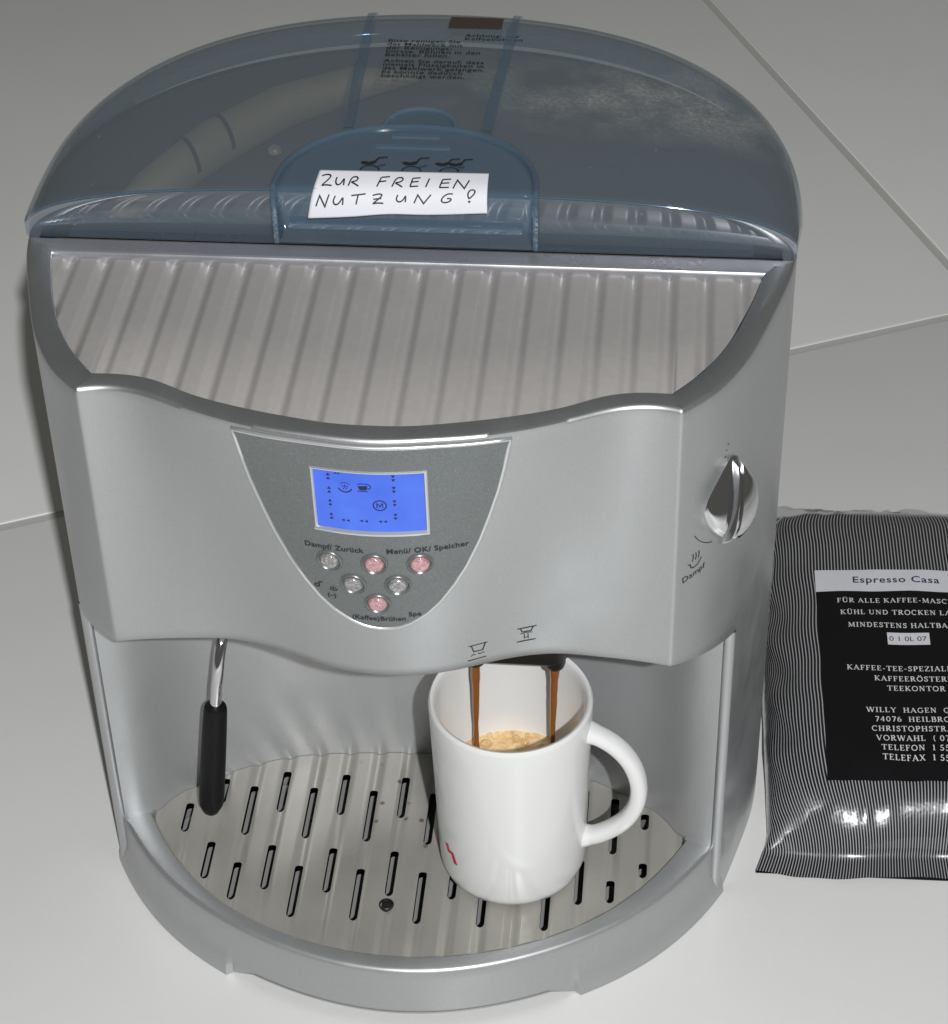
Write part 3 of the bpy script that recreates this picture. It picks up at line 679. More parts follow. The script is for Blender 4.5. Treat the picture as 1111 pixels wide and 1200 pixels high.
# cup symbols near the spout
Bt = Buf(); hm = lambda a, b, o: hoodmap(a, b, .00012+o)
ribbon(Bt, [(.0418, .2482), (.0512, .2488)], .0006, hm); ribbon(Bt, [(.0432, .2480), (.0442, .2432), (.0486, .2434), (.0500, .2484)], .0006, hm, 1e-5)
ribbon(Bt, [(.0428, .2398), (.0440, .2412), (.0450, .2402)], .0004, hm); ribbon(Bt, [(.0462, .2416), (.0470, .2404), (.0484, .2414), (.0496, .2410)], .0004, hm); ribbon(Bt, [(.0410, .2366), (.0502, .2374)], .0006, hm)
ribbon(Bt, [(.0660, .2540), (.0757, .2548)], .0006, hm); ribbon(Bt, [(.0676, .2538), (.0684, .2512), (.0728, .2514), (.0740, .2546)], .0006, hm, 1e-5)
ribbon(Bt, [(.0672, .2498), (.0700, .2504), (.0735, .2502)], .0004, hm)
ribbon(Bt, [(.0694, .2496), (.0693, .2456)], .0005, hm); ribbon(Bt, [(.0712, .2496), (.0714, .2456)], .0005, hm); ribbon(Bt, [(.0694, .2470), (.0704, .2462), (.0712, .2474)], .0003, hm, 2e-5)
ribbon(Bt, [(.0654, .2436), (.0750, .2444)], .0006, hm)
Bt.obj('cup_symbols', m_ink, machine, smooth=False)
# ---- steam knob on the right flank
KY = .0270; kx = sx_of_y(KY); tng = Vector((sx_of_y(KY+.003)-sx_of_y(KY-.003), .006, 0)).normalized()
KS = Vector((tng.y, -tng.x, 0)); KN = Vector((.62, -.68, .40)).normalized(); KT = Vector((0, 0, 1)).cross(KN).normalized(); KU = KN.cross(KT).normalized(); KC = Vector((kx, KY, .3215))+KS*.0022+KT*.001
def outline(a, r=.0200):
    """round with a peak upwards"""
    d = (a-1.36+math.pi) % (2*math.pi)-math.pi
    return r*(1+.22*max(0, 1-abs(d)/.8)**1.25)*(1-.17*abs(math.cos(a)))
def knob_rows(prof, n=64):
    return [[KC+(KT*math.cos(a)+KU*math.sin(a))*outline(a)*r+KN*h for a in [2*math.pi*j/n for j in range(n)]] for r, h in prof]
V, F = grid(knob_rows([(1.02, -.014), (1.06, .0000), (1.06, .0012), (1.03, .0022), (1.0, .0028)]+[(.98*math.cos(math.radians(a)), .0030+.0046*math.sin(math.radians(a))) for a in range(6, 90, 6)]+[(.02, .0076)]), True)
knob = mesh('steam_knob', V, F, m_chrome, machine, angle=50); fixn(knob); knob['label'] = 'chrome steam knob'
Bg = Buf(); rows = []
for v, h0 in ((-.0188, .0045), (-.0172, .0080), (-.0120, .0108), (-.006, .0120), (.000, .0124), (.006, .0122), (.0120, .0112), (.0170, .0092), (.0200, .0050)):
    rows.append([KC+KU*v+KT*(t-.0015+v*.40)+KN*hh for t, hh in ((-.0030, .003), (-.0023, h0-.0010), (-.0016, h0), (-.0006, h0-.0014), (.0006, h0-.0014), (.0016, h0), (.0023, h0-.0010), (.0030, .003))])
V, F = grid(rows); Bg.add(V, F+[tuple(range(8)), tuple(range(len(V)-1, len(V)-9, -1))]); fixn(Bg.obj('knob_ridge', m_chrome, knob, angle=40))
def kmap(a, b, o):
    y = KY+a*tng.y; return (sx_of_y(y)+KS.x*(.0002+o), y+KS.y*(.0002+o), .3215+b)
Bt = Buf()
ribbon(Bt, [(-.0003, .0255), (.0002, .0265)], .0008, kmap); ribbon(Bt, [(.0008, .0290), (.0012, .0298)], .0007, kmap); ribbon(Bt, [(.0022, .0318), (.0027, .0328)], .0007, kmap)
Bt.obj('knob_ticks', m_ink, machine, smooth=False); Bt = Buf()
ribbon(Bt, ell(.0, .001, .0232, .0250, 206, 250, 8), .0004, kmap)
Bt.obj('knob_scale', m_ink, machine, smooth=False); Bt = Buf()
for d in (-.0018, 0, .0018): ribbon(Bt, [(-.0195+d, -.0215), (-.0192+d, -.0240), (-.0197+d, -.0262)], .00045, kmap)
ribbon(Bt, [(-.0226, -.0275), (-.0222, -.0298), (-.0205, -.0306), (-.0182, -.0302), (-.0168, -.0282)], .0005, kmap); ribbon(Bt, [(-.0240, -.0268), (-.0226, -.0275)], .0005, kmap, 1e-5); ribbon(Bt, [(-.0168, -.0282), (-.0156, -.0270)], .0005, kmap, 1e-5)
Bt.obj('steam_symbol', m_ink, machine, smooth=False); Bt = Buf(); text_add(Bt, 'Dampf', .0052, kmap, -.0270, -.0370, rot=.10)
Bt.obj('steam_lettering', m_ink, machine, smooth=False)
# ---- steam wand
wand = empty('steam_wand'); wand.parent = machine
def wp(t):
    t *= 1.035
    return Vector((-.1040-.0165*t, .0560-.0030*t, .1870-.1370*t))
pts = [(-.1030, .0960, .1830), (-.1034, .0880, .1826), (-.1040, .0790, .1812), (-.1047, .0710, .1780), (-.1055, .0645, .1730), (-.1063, .0595, .1660), (-.1072, .0568, .1580)]+[wp(t) for t in (.27, .34, .42)]
Buf().tube(pts, .0034, 16).obj('pipe', m_chrome, wand)
Bs = Buf(); d = (wp(1)-wp(0)).normalized()
prof = [(0, .372, .0042), (0, .377, .0062), (0, .392, .0067), (0, .5, .0071), (0, .7, .0074), (0, .86, .0075), (0, .92, .0071), (0, .965, .0046), (0, .985, .0020)]
Bs.tube([wp(t) for _, t, r in prof], [r for _, t, r in prof], 24).obj('sleeve', m_rubber, wand)
# ---- coffee spout
spout = empty('coffee_spout'); spout.parent = machine
SX0, SX1, SY_ = .0290, .0905, .0625
rows = []
for z, g in ((zC+.004, 0), (.190, 0), (.181, .001), (.1775, .004), (.1765, .010)):
    ringp = []
    for cxp, a0, a1 in ((SX1-.012, -90, 90), (SX0+.012, 90, 270)):
        for i in range(9):
            a = math.radians(a0+(a1-a0)*i/8); ringp.append((cxp+(.012-g)*math.cos(a), SY_+(.013-g)*math.sin(a), z))
    rows.append(ringp)
V, F = grid(rows, True); Bq = Buf().add(V, F+[tuple(range(len(V)-18, len(V)))]); fixn(Bq.obj('spout_block', m_black, spout, angle=50))
for x in (.0372, .0812):
    Buf().lathe([(.0062, .180), (.0060, .1735), (.0052, .1710), (.0036, .1700), (.0026, .1702), (.0024, .1745)], (x, SY_-.001, 0), 24).obj('nozzle', m_black, spout, angle=50)
# ---- base with the drip tray
base = empty('drip_base'); base.parent = machine
arc_o = [(0, -.0516), (.0270, -.0495), (.0400, -.0468), (.0637, -.0388), (.0804, -.0330), (.1006, -.0220), (.1240, -.0065), (.1376, .0058), (.1551, .0245), (.1708, .0480)]
def ao(x): return -.0516+3.1129*x**2-34.2257*x**4+1526.1*x**6
arc_i = [(0, -.0400), (.0256, -.0376), (.0414, -.0362), (.0629, -.0282), (.0822, -.0215), (.0999, -.0090), (.1157, .0015), (.1370, .0262), (.1484, .0410), (.1570, .0580)]
def ai(x): return -.0400+2.7752*x**2+4.6331*x**4+1758.46*x**6
NB = 120
def sweep(y0, y1, s=1.0):
    pass
xo = [-.1762+.3524*i/NB for i in range(NB+1)]
def gap_z(x):
    ax = abs(x); return .0085 if ax < .0825 else (.0085*(1-(ax-.0825)/.0165) if ax < .099 else 0.0002)
xo = sorted(set([round(v, 5) for v in xo]+[s*v for s in (-1, 1) for v in (.0825, .0990, .0991)]))
rows = []
def off_pt(x, d):
    """point of the outer arc pushed out by d"""
    t = Vector((.002, ao(x+.001)-ao(x-.001))).normalized(); return (x+t.y*d, ao(x)-t.x*d)
for x in xo:
    k = x/.1762; xi = .1570*k; yi = ai(xi)
    f = lambda d, z: (*off_pt(x, d), z)
    step = .0034 if abs(x) > .0988 else 0
    lowz = gap_z(x)
    rows.append([f(-.004, lowz+.0002), f(.0022+step, lowz), f(.0024+step, lowz+.0006), f(.0022+step*.9, .0075), f(.0018+step*.4, .0140), f(.0012, .0210), f(.0008, .0330), f(.0004, zD-.0028), f(-.0006, zD-.0009), f(-.0024, zD), (xi*1.006, yi-.0012, zD-.0008), (xi*1.003, yi-.0004, zD-.0022), (xi*1.001, yi, zD-.012), (xi*.99, yi+.004, .0130)])
V, F = grid(rows); tray = mesh('tray_rim', V, F, m_base, base, angle=38); fixn(tray)
# ledge between tray tip and wall
for s in (-1, 1):
    P = [(s*.1570, .0575), (s*.1700, .0485), (s*.1705, .0600), (s*.1590, .0640)]
    fixn(Buf().add([(*p, zD-.0006) for p in P]+[(*p, .01) for p in P], [(0, 1, 2, 3) if s > 0 else (3, 2, 1, 0), (0, 4, 5, 1), (1, 5, 6, 2), (2, 6, 7, 3), (3, 7, 4, 0)]).obj('tray_ledge', m_base, base, smooth=False))
# tray floor seen through the slots
xs_t = [-.150+.300*i/40 for i in range(41)]
V, F = grid([[(x, ai(x)+.003, .0180) for x in xs_t], [(x, wsp(x)-.002, .0180) for x in xs_t]]); mesh('drip_pan', V, F, m_slot, base)
# grille with real slots
SLW, SLX0 = .0048, .0076
def slots_at(k):
    x = SLX0+.018*k
    if k % 2: S = [(.0048, .0392), (.0656, .0989)]
    else: S = [(-.0147, .0243), (.0456, .0868)]
    if k == 8: S = []
    if k == -8: S = [(.0460, .0690)]
    if k == -7: S = [(.0106, .0393), (.0700, .0905)]
    if k == 7: S = [(.0285, .0397), (.0660, .0785)]
    if k == 6: S = [(.0083, .0252), (.0456, .0898)]
    if k == 5: S = [(.0058, .0395), (.0656, .0960)]
    if k == -6: S = [(-.0040, .0245), (.0460, .0856)]
    return x, S
SL = dict((k, slots_at(k)) for k in range(-8, 8))
xs_g = [-.1556+.3112*i/200 for i in range(201)]
sx_s = [x+SLW/2*math.cos(math.pi*i/10) for k, (x, S) in SL.items() for i in range(11)]
xs_g = sorted([v for v in xs_g if min(abs(v-q) for q in sx_s) > .0003]+sx_s)
gz = lambda x: zD-.0020+groove(x, SLX0, .018, .0052, .0016)
def gf(x): return ai(x)+.0008
def gb(x): return wsp(x)-.0006
gV, gF, gN = [], [], []
def gadd(P, nrm, f=(0, 1, 2, 3)):
    o = len(gV); gV.extend(P); gN.extend(nrm); gF.append(tuple(o+i for i in f))
def gn(x):
    d = (gz(x+.00005)-gz(x-.00005))/.0001; return Vector((-d, 0, 1)).normalized()
def seg(x, s):
    """slot limits at x: half-round ends"""
    k, (a, b3) = s; r = SLW/2; dx = min(r, abs(x-SL[k][0])); e = math.sqrt(max(0, r*r-dx*dx)); return (a+r-e, b3-r+e)
for i in range(len(xs_g)-1):
    xa, xb = xs_g[i], xs_g[i+1]; xm = (xa+xb)/2; inside = []
    if xb-xa < 1e-6: continue
    for k, (x, S) in SL.items():
        if abs(xm-x) < SLW/2: inside = [(k, s) for s in S]
    ya, yb = [gf(xa)], [gf(xb)]
    for s in inside:
        pa, pb = seg(xa, s), seg(xb, s); ya += list(pa); yb += list(pb)
    ya.append(gb(xa)); yb.append(gb(xb)); na, nb_ = gn(xa), gn(xb)
    for j in range(0, len(ya), 2):
        if ya[j+1] > ya[j] and yb[j+1] > yb[j]:
            gadd([(xa, ya[j], gz(xa)), (xb, yb[j], gz(xb)), (xb, yb[j+1], gz(xb)), (xa, ya[j+1], gz(xa))], [na, nb_, nb_, na])
    fn_ = Vector((0, -1, .2)).normalized()
    gadd([(xa, gf(xa), gz(xa)), (xb, gf(xb), gz(xb)), (xb, gf(xb)-.0004, gz(xb)-.006), (xa, gf(xa)-.0004, gz(xa)-.006)], [fn_]*4, (0, 3, 2, 1))
for k, (x, S) in SL.items():
    for a, b3 in S:
        r = SLW/2; lp = [(x+r*math.cos(q), b3-r+r*math.sin(q), q) for q in [math.pi*i/8 for i in range(9)]]+[(x+r*math.cos(q), a+r+r*math.sin(q), q) for q in [math.pi+math.pi*i/8 for i in range(9)]]
        for p, q in zip(lp, lp[1:]+lp[:1]):
            n1, n2 = [Vector((-math.cos(t[2]), -math.sin(t[2]), 0)) for t in (p, q)]
            gadd([(p[0], p[1], gz(p[0])), (p[0], p[1], gz(p[0])-.0045), (q[0], q[1], gz(q[0])-.0045), (q[0], q[1], gz(q[0]))], [n1, n1, n2, n2])
grille = mesh('grille', gV, gF, m_grille, base, angle=None)
grille.data.normals_split_custom_set_from_vertices([tuple(n) for n in gN])
grille['label'] = 'slotted taupe drip grille'
Buf().lathe([(0, .0010), (.0026, .0012), (.0032, .0009), (.0038, .0022), (.0043, .0018), (.0045, -.001)], (-.0106, -.0027, gz(-.0106)), 24).obj('drain_plug', m_black, base, angle=60)

# ------------------------------------------------------------------ the mug
MC = Vector((.0582, .0412, gz(.058)+.0003)); MH = .1655-MC.z; RT, RB = .0452, .0420
mug = empty('mug', MC); tag(mug, 'white ceramic mug filling with coffee on the drip grille', 'mug')
prof = [(.0002, .0012), (.036, .0012), (.0370, 0), (.0385, 0), (.0405, .0012), (RB-.0004, .0045), (RB, .0075)]
for i in range(1, 9): t = i/8; prof.append((RB+(RT-RB)*t, .0075+(MH-.0105)*t))
prof += [(RT-.0002, MH-.0012), (RT-.0012, MH), (RT-.0026, MH-.0003), (RT-.0036, MH-.0018), (RT-.0040, MH-.006), (RB-.0036, .020), (RB-.0060, .010), (RB-.012, .0065), (.0002, .006)]
mb = Buf().lathe(prof, (0, 0, 0), 96).obj('mug_body', m_white, mug, angle=60)
ha = math.radians(-9); hd = Vector((math.cos(ha), math.sin(ha), 0))
ctrl = [(.0395, .1085), (.0475, .1070), (.0585, .1010), (.0680, .0890), (.0725, .0730), (.0712, .0570), (.0640, .0420), (.0530, .0310), (.0455, .0265), (.0385, .0245)]
hs = Spline(range(len(ctrl)), [c[0] for c in ctrl]); hz = Spline(range(len(ctrl)), [c[1] for c in ctrl])
rows = []; NHD = 48
side_v = Vector((-hd.y, hd.x, 0))
for i in range(NHD+1):
    t = (len(ctrl)-1)*i/NHD; p = hd*hs(t)+Vector((0, 0, hz(t))); tt = (hd*(hs(min(t+.05, 9))-hs(max(t-.05, 0)))+Vector((0, 0, hz(min(t+.05, 9))-hz(max(t-.05, 0))))).normalized()
    nrm = tt.cross(side_v).normalized(); fl_ = 1+.35*max(0, 1-i/6)+.35*max(0, 1-(NHD-i)/6)
    rows.append([p+side_v*(.0060*fl_*math.copysign(abs(math.cos(q))**.8, math.cos(q)))+nrm*(.0047*fl_*math.copysign(abs(math.sin(q))**.8, math.sin(q))) for q in [2*math.pi*j/20 for j in range(20)]])
V, F = grid(rows, True); fixn(mesh('handle', V, F, m_white, mug, angle=None))
# small red mark low on the left
ca = math.atan2(.0205-.0412, .0222-.0582)+.16
def mugmap(a, z, off):
    z = .0268+(z-.0252)*1.10; a *= 1.12; rr = RB+(RT-RB)*(z-.0075)/(MH-.0105)+.00012+off; q = ca+a/rr; return (rr*math.cos(q), rr*math.sin(q), z)
Br = Buf()
Br.add([mugmap(a, z, 0) for a, z in ((-.0050, .0292), (-.0016, .0308), (-.0004, .0258), (-.0026, .0242))], [(0, 1, 2, 3)])
Br.add([mugmap(a, z, 1e-5) for a, z in ((-.0032, .0264), (.0026, .0278), (.0020, .0250), (-.0028, .0240))], [(0, 1, 2, 3)])
Br.add([mugmap(a, z, 2e-5) for a, z in ((-.0002, .0274), (.0027, .0277), (.0054, .0202), (.0026, .0196))], [(0, 1, 2, 3)])
Br.obj('red_mark', m_red, mug, smooth=False)
# coffee in the mug
m_crema = mat('coffee foam', (.62, .42, .22), .4); N = NT(m_crema)
tc = N.n('ShaderNodeTexCoord'); v1 = N.n('ShaderNodeTexVoronoi', i_Scale=330.0); N.l(tc.outputs['Object'], v1.inputs['Vector'])
n1 = N.n('ShaderNodeTexNoise', i_Scale=70.0, i_Detail=5.0, i_Roughness=.65); N.l(tc.outputs['Object'], n1.inputs['Vector'])
c1 = N.ramp(n1.outputs['Fac'], [(.30, (.30, .15, .05)), (.42, (.72, .47, .22)), (.6, (.84, .63, .36)), (.8, (.90, .76, .52))]); c2 = N.ramp(v1.outputs['Distance'], [(0, (.82, .78, .7)), (.5, (1, 1, 1))])
mx = N.n('ShaderNodeMix', data_type='RGBA', blend_type='MULTIPLY'); mx.inputs[0].default_value = .8; N.l(c1, mx.inputs[6]); N.l(c2, mx.inputs[7]); N.l(mx.outputs[2], N.b.inputs['Base Color'])
bp = N.n('ShaderNodeBump', i_Strength=.5, i_Distance=.0015); N.l(v1.outputs['Distance'], bp.inputs['Height']); N.l(bp.outputs[0], N.b.inputs['Normal'])
CZ = .1000; coffee = empty('coffee', (MC.x, MC.y, CZ)); tag(coffee, 'coffee with tan foam and bubbles inside the white mug', 'coffee')
CR = RB+(RT-RB)*.5-.0036
rows = []
for i in range(15):
    r = CR*i/14+.0001; rows.append([(r*math.cos(q), r*math.sin(q), .0012*math.sin(3*q+r*150)*(i/14)*.4+(.0008 if i == 14 else 0)+.0007*noise.noise(Vector((r*math.cos(q)*90, r*math.sin(q)*90, 1)))) for q in [2*math.pi*j/64 for j in range(64)]])
V, F = grid(rows, True); mesh('foam', V, F, m_crema, coffee, angle=None)
m_bub = bpy.data.materials.new('bubble film'); m_bub.use_nodes = True; N = NT(m_bub); N.t.nodes.remove(N.b)
tr = N.n('ShaderNodeBsdfTransparent'); tr.inputs[0].default_value = (.97, .93, .86, 1); gl = N.n('ShaderNodeBsdfGlossy'); gl.inputs['Roughness'].default_value = .08
df = N.n('ShaderNodeBsdfDiffuse'); df.inputs[0].default_value = (.85, .70, .46, 1); lw = N.n('ShaderNodeLayerWeight', i_Blend=.5); pw = N.n('ShaderNodeMath', operation='POWER'); N.l(lw.outputs['Facing'], pw.inputs[0]); pw.inputs[1].default_value = 2.5
m1 = N.n('ShaderNodeMixShader'); N.l(pw.outputs[0], m1.inputs[0]); N.l(tr.outputs[0], m1.inputs[1]); N.l(df.outputs[0], m1.inputs[2])
mm = N.n('ShaderNodeMixShader'); mm.inputs[0].default_value = .08; N.l(m1.outputs[0], mm.inputs[1]); N.l(gl.outputs[0], mm.inputs[2]); N.l(mm.outputs[0], N.out.inputs[0])
rnd = random.Random(11); placed = []
for k in range(90):
    a = rnd.uniform(-.3, math.pi+.3); r = CR*math.sqrt(rnd.uniform(.1, .93)); s = rnd.choice([.0012, .0016, .002, .0026, .0034])
    bx_, by_ = r*math.cos(a), r*math.sin(a)
    if bx_ > .008 and rnd.random() < .6: continue
    if any((bx_-q[0])**2+(by_-q[1])**2 < (s+q[2])**2 for q in placed): continue
    placed.append((bx_, by_, s))
    Buf().lathe([(s, -.0002), (s*.97, s*.25), (s*.82, s*.55), (s*.5, s*.8), (.0001, s*.9)], (bx_, by_, .0004), 16).obj('bubble', m_bub, coffee, angle=None)
m_liq = mat('dark coffee', (.05, .022, .006), .08)
for q in ((-.004, .016, .0040), (-.013, .010, .0035), (.012, .011, .0028)):
    Buf().lathe([(q[2], 0), (q[2]*.6, .0006), (.0001, .0007)], (q[0], q[1]-.012, .0009), 18).obj('dark_pool', m_liq, coffee, angle=None)
m_str = mat('pouring coffee', (.27, .092, .020), .10, Coat_Weight=.5)
for nm, x, x2, lab in (('l', .0372, .0366, 'brown coffee stream pouring from the left nozzle into the mug'), ('r', .0812, .0795, 'brown coffee stream pouring from the right nozzle into the mug')):
    zt, zb = .1712, CZ-.001; n = 48; pts = []; rad = []
    for i in range(n+1):
        t = i/n; z = zt+(zb-zt)*t; pts.append((x+(x2-x)*t+.00045*noise.noise(Vector((t*3.2, x*90, 4)))*t, SY_-.001+.0002*math.sin(t*5), z))
        r = (.0029-.0017*min(1, t*1.1)**.75)*(1+.16*noise.noise(Vector((z*110, x*50, 0))))+.00006*math.sin(t*17)
        if nm == 'l' and t > .84: r += .0010*math.sin((t-.84)/.16*math.pi*.75)
        rad.append(r)
    o = Buf().tube(pts, rad, 16).obj('coffee_stream', m_str, None, angle=60); tag(o, lab, 'coffee stream', 'coffee streams under the spout')

# ------------------------------------------------------------------ handwritten note on the lid
NC = [Vector(p) for p in ((-.0441, .1420, .4335), (.0424, .1433, .4335), (.0429, .1252, .4210), (-.0489, .1245, .4153))]   # TL TR BR BL
def notemap(u, v, off):
    top = NC[0].lerp(NC[1], u); bot = NC[3].lerp(NC[2], u); p = top.lerp(bot, v)
    n = Vector((0, -.80, .60)); p = p+n*(off+.0052*math.sin(math.pi*v)+.0006*math.sin(u*6.2+.6)*(.3+v))
    if v > .8: p = p+Vector((0, 0, .0012*math.exp(-((u-.45)/.16)**2)*(v-.8)/.2))
    return tuple(p)
nrows = [[notemap(i/60, j/30, 0) for i in range(61)] for j in range(31)]
V, F = grid(nrows)
note = mesh('paper_note', V, F, m_paper, None, angle=None)
s_ = note.modifiers.new('thickness', 'SOLIDIFY'); s_.thickness = .00012; s_.offset = -1
tag(note, 'torn white paper note with handwritten German words on the blue lid', 'note')
def nz(x, y):
    v = (y-287)/(457-287); xl = 192+(155-192)*v; return ((x-xl)/(833-xl), v)
HAND = [[(204, 309), (222, 303), (240, 306), (232, 322), (204, 346), (222, 342), (245, 345)], [(262, 313), (258, 332), (266, 344), (280, 338), (291, 314), (290, 344)],
        [(308, 346), (318, 314), (335, 310), (344, 317), (336, 328), (316, 331), (332, 338), (346, 347)],
        [(416, 349), (430, 312)], [(430, 312), (462, 309)], [(423, 330), (450, 326)], [(473, 349), (486, 314), (508, 311), (514, 320), (503, 331), (482, 333), (498, 341), (512, 350)],
        [(541, 348), (549, 314)], [(549, 314), (578, 312)], [(545, 330), (572, 327)], [(541, 348), (572, 346)], [(600, 350), (612, 314)],
        [(652, 352), (662, 318)], [(662, 318), (694, 316)], [(657, 334), (688, 332)], [(652, 352), (688, 351)], [(703, 356), (718, 320), (746, 356), (763, 320)],
        [(188, 418), (202, 381), (222, 420), (238, 377)], [(262, 382), (252, 402), (260, 415), (276, 410), (292, 384), (289, 415)], [(322, 382), (376, 376)], [(348, 380), (340, 414)],
        [(402, 382), (424, 376), (440, 379), (428, 394), (400, 413), (420, 409), (443, 411)], [(405, 396), (436, 393)], [(497, 380), (490, 398), (500, 408), (516, 402), (528, 380), (525, 408)],
        [(558, 412), (572, 381), (594, 414), (622, 380)], [(704, 378), (684, 377), (664, 392), (660, 408), (676, 413), (696, 406), (698, 396), (682, 396)],
        [(765, 399), (760, 386), (762, 371), (772, 361), (785, 363), (788, 373), (778, 387), (765, 399)], [(762, 407), (766, 412), (770, 407)]]
def smooth2(pl, it=2):
    for _ in range(it):
        o = [pl[0]]
        for a, b3 in zip(pl[:-1], pl[1:]): o += [(a[0]*.75+b3[0]*.25, a[1]*.75+b3[1]*.25), (a[0]*.25+b3[0]*.75, a[1]*.25+b3[1]*.75)]
        pl = o+[pl[-1]]
    return pl
Bh = Buf(); ASP = .086/.0225
for k, pl in enumerate(HAND):
    q = [nz(*p) for p in (smooth2(pl) if len(pl) > 4 else pl)]
    q2 = []
    for a, b3 in zip(q[:-1], q[1:]): q2 += [(a[0]+(b3[0]-a[0])*i/4, a[1]+(b3[1]-a[1])*i/4) for i in range(4)]
    ribbon(Bh, [(p[0]*ASP, p[1]) for p in q2+[q[-1]]], .034, lambda a, b, o: notemap(a/ASP, b, .00022+o), (k % 7)*1.2e-5)
Bh.obj('handwriting', m_pen, note, smooth=False)

# ------------------------------------------------------------------ bag of coffee
bag = empty('coffee_bag', (.2970, .2370, 0)); tag(bag, 'black foil coffee bag with thin white stripes lying on the floor', 'coffee bag')
bag.rotation_euler = (0, 0, math.radians(1.2))
BW, BL_, BT_ = .0925, .1660, .043
def bag_surf(u, v, off=0.0):
    """u across -1..1, v along -1..1, top sheet"""
    av = abs(v); seal = .90
    f = 0.0 if av >= seal else (1-(av/seal)**(6 if v < 0 else 13))**.55
    wdt = BW+.0075*max(0, (av-.80)/.2)**1.4*(1 if v < 0 else .4)
    # a rounded box in section: angle from side to side
    e = 4.2+3.0*min(1, max(0, (v-.45)/.4)); q = (u+1)/2*math.pi; c = math.cos(q); s = math.sin(q)
    x = -wdt*math.copysign(abs(c)**(2/e), c)*(1.0); zz = BT_*f*abs(s)**(2/3.4)
    flat = 1-f
    x = x*(1-flat)+wdt*u*flat
    y = BL_*v
    n1 = noise.noise(Vector((x*16, y*10, 3.1))); n2 = noise.noise(Vector((x*45+9, y*30, 7.7))); n3 = noise.noise(Vector((x*9+2, y*60, 1.3)))
    edge = min(1, max(0, (av-.55)/.35)); side0 = min(1, max(0, (abs(u)-.45)/.3))
    n4 = abs(noise.noise(Vector((x*30+4, y*22, 9.2)))); n5 = abs(noise.noise(Vector((x*70, y*26+5, 2.2))))
    zz += f*(.0022*n1+.0016*n2*(.35+edge))+.0040*edge*n3*f-.0045*f*edge*n5-.0022*f*n4*(.3+side0)
    # creases where the side folds in
    side = math.exp(-((u+.62)/.22)**2)+math.exp(-((u-.62)/.22)**2)
    zz -= f*side*.0045*(.5+.5*math.sin(y*95+u*6+1.0))*(.4+.6*edge)
    x += f*side*.0022*math.sin(y*120+u*9)*math.copysign(1, u)
    zz += .0022*(1-f)*(1+.6*math.sin(x*60+v*3))+.0006
    y += (1-f)*.0022*math.sin(x*55+1)
    if v < 0: y += (1-f)*.0020*n2
    return Vector((x, y, zz+off))
NU, NV = 150, 150
vv = [-1+2*i/NV for i in range(NV+1)]; uu = [-1+2*i/NU for i in range(NU+1)]
rows = [[bag_surf(u, v) for u in uu] for v in vv]
V, F = grid(rows); UV = []
for r in rows:
    acc = [0]
    for a, b3 in zip(r[:-1], r[1:]): acc.append(acc[-1]+(Vector((b3.x, 0, b3.z))-Vector((a.x, 0, a.z))).length)
    mid = acc[len(acc)//2]; tot = acc[-1]
    UV += [(((a-mid)/tot*.236), p.y) for a, p in zip(acc, r)]
nb = len(V)
und = [[Vector((p.x, p.y, .0003)) for p in (r[0], r[-1])] for r in rows]
V += [p for r in und for p in r]; UV += [(0, 0)]*(2*len(und))
for i in range(NV): F.append((nb+2*i, nb+2*i+2, nb+2*i+3, nb+2*i+1)); F.append((nb+2*i, i*(NU+1), (i+1)*(NU+1), nb+2*i+2)); F.append((i*(NU+1)+NU, nb+2*i+1, nb+2*i+3, (i+1)*(NU+1)+NU))
m_bag = mat('striped foil', (.01, .01, .012), .22, 0, Coat_Weight=.6, Coat_Roughness=.06); N = NT(m_bag)
uvn = N.n('ShaderNodeUVMap'); sx = N.n('ShaderNodeSeparateXYZ'); N.l(uvn.outputs[0], sx.inputs[0])
mu = N.n('ShaderNodeMath', operation='MULTIPLY'); N.l(sx.outputs[0], mu.inputs[0]); mu.inputs[1].default_value = 1/.00205
fr_ = N.n('ShaderNodeMath', operation='FRACT'); N.l(mu.outputs[0], fr_.inputs[0])
N.l(N.ramp(fr_.outputs[0], [(0, (.010, .010, .012)), (.56, (.010, .010, .012)), (.69, (.40, .40, .41)), (.87, (.40, .40, .41)), (1, (.010, .010, .012))]), N.b.inputs['Base Color'])
tc = N.n('ShaderNodeTexCoord'); no = N.n('ShaderNodeTexNoise', i_Scale=38.0, i_Detail=4.0); N.l(tc.outputs['Object'], no.inputs['Vector'])
bp = N.n('ShaderNodeBump', i_Strength=.25, i_Distance=.004); N.l(no.outputs['Fac'], bp.inputs['Height']); N.l(bp.outputs[0], N.b.inputs['Normal']); N.l(bp.outputs[0], N.b.inputs['Coat Normal'])
bb = mesh('bag_body', V, F, m_bag, bag, angle=None, uv=UV)
m_foil = plastic_blue('clear crinkled foil', (.93, .93, .93), .10, (.6, .6, .6), rough=.12)
rows = []
for j in range(13):
    t = j/12; row = []
    for i in range(121):
        x = -.090+.180*i/120; n1 = noise.noise(Vector((x*38, t*2.2, 5))); n2 = abs(noise.noise(Vector((x*85, t*4, 8))))
        row.append((x, BL_*.885+.024*t+.0020*n1, .003+(.013+.007*n1)*math.sin(min(1, t*1.5)*math.pi*.5)*(1-.45*t)-.005*n2*t))
    rows.append(row)
V, F = grid(rows); mesh('clear_foil_edge', V, F, m_foil, bag, angle=None)
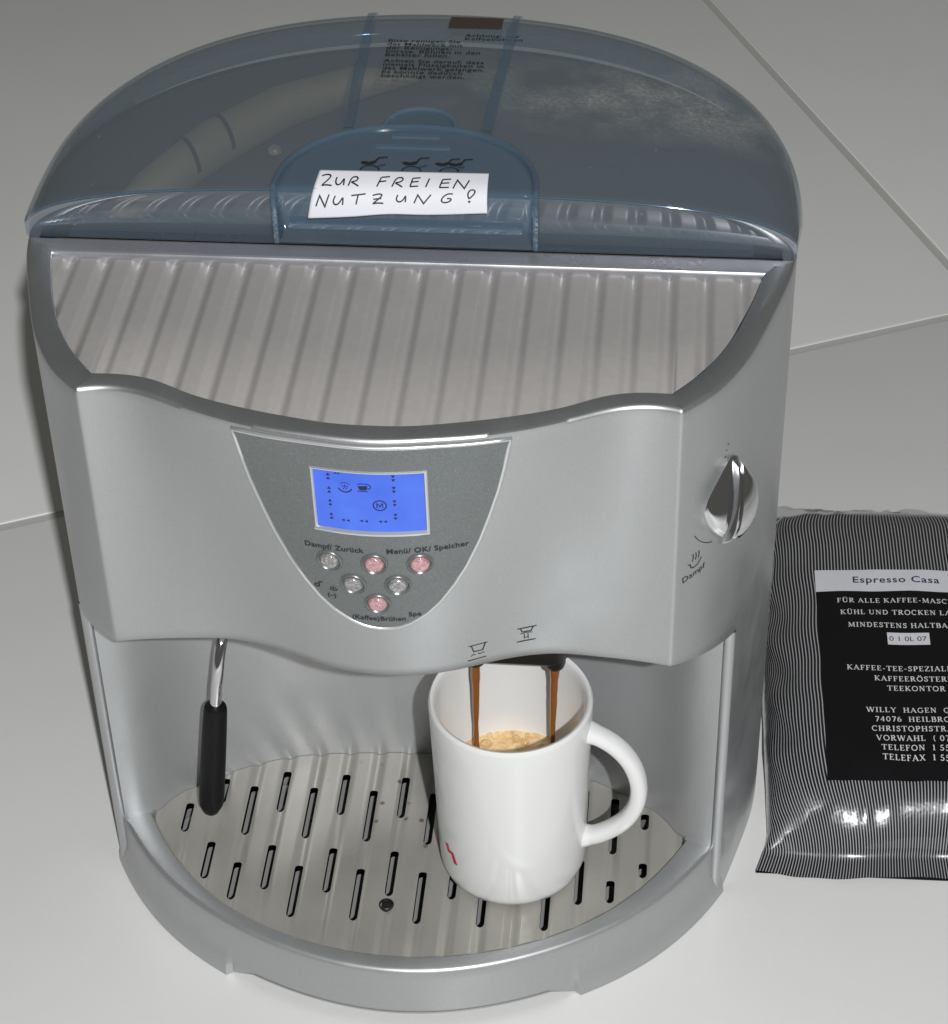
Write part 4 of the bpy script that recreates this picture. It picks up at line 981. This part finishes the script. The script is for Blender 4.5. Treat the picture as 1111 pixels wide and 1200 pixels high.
# label printed on the front: position by arc length across (a, metres) and y
cenrow = {}
def bagmap(a, y, off):
    v = y/BL_; 
    # find u for arc length a: the section is near flat on top, so x = a works there
    lo, hi = -.75, .75
    for _ in range(22):
        mid = (lo+hi)/2
        if bag_surf(mid, v).x < a: lo = mid
        else: hi = mid
    p = bag_surf((lo+hi)/2, v); return (p.x, p.y, p.z+.0007+off)
LX, LY0, LY1 = .0580, -.1200, .0660
def patch(x0, x1, y0, y1, nx_, ny_, off, slope=0.0):
    return grid([[bagmap(x0+(x1-x0)*i/nx_, y0+(y1-y0)*j/ny_+slope*(x0+(x1-x0)*i/nx_), off) for i in range(nx_+1)] for j in range(ny_+1)])
m_lbl = mat('black label print', (.007, .007, .008), .3); m_lbl.node_tree.nodes['Principled BSDF'].inputs['Specular IOR Level'].default_value = .3; m_lblw = mat('white label print', (.66, .66, .70), .4)
V, F = patch(-LX, LX, LY0, LY1-.0215, 80, 120, 0); lab = mesh('label_panel', V, F, m_lbl, bag, angle=None)
V, F = patch(-LX, LX, LY1-.0215, LY1, 80, 16, .00003); band = mesh('title_band', V, F, m_lblw, bag, angle=None)
bm_ = lambda a, b, o: bagmap(a, b, .00016+o)
Bt = Buf(); text_add(Bt, 'Espresso Casa', .0088, bm_, -.0060, LY1-.0130, 'CENTER', spacing=1.10, offset=.00014)
Bt.obj('title_lettering', mat('blue-black stamp', (.03, .035, .07), .6), band, smooth=False)
Bt = Buf(); HH = .0043
for s, y, k in (('FÜR ALLE KAFFEE-MASCHINEN', .0330, HH), ('KÜHL UND TROCKEN LAGERN', .0215, HH), ('MINDESTENS HALTBAR BIS', .0095, HH), ('KAFFEE-TEE-SPEZIALITÄTEN', -.0300, HH), ('KAFFEERÖSTEREI', -.0390, HH), ('TEEKONTOR', -.0475, HH),
                ('WILLY  HAGEN  GMBH', -.0670, HH), ('74076  HEILBRONN', -.0750, HH), ('CHRISTOPHSTRASSE', -.0830, HH), ('VORWAHL  ( 0713 )', -.0908, HH), ('TELEFON  1 55 55', -.0984, HH), ('TELEFAX  1 55 56', -.1060, HH)):
    roman(Bt, s, k, bm_, .0, y, 'CENTER', .14)
Bt.obj('label_lettering', mat('white print', (.68, .68, .68), .5), lab, smooth=False)
V, F = patch(-.0150, .0115, -.0060, .0050, 6, 3, .00008); dt = mesh('date_sticker', V, F, m_lblw, bag, angle=None)
Bt = Buf(); text_add(Bt, '0 1 0L 07', .0062, lambda a, b, o: bagmap(a, b, .0002), -.0140, -.0026, spacing=1.0); Bt.obj('date_lettering', m_ink, dt, smooth=False)
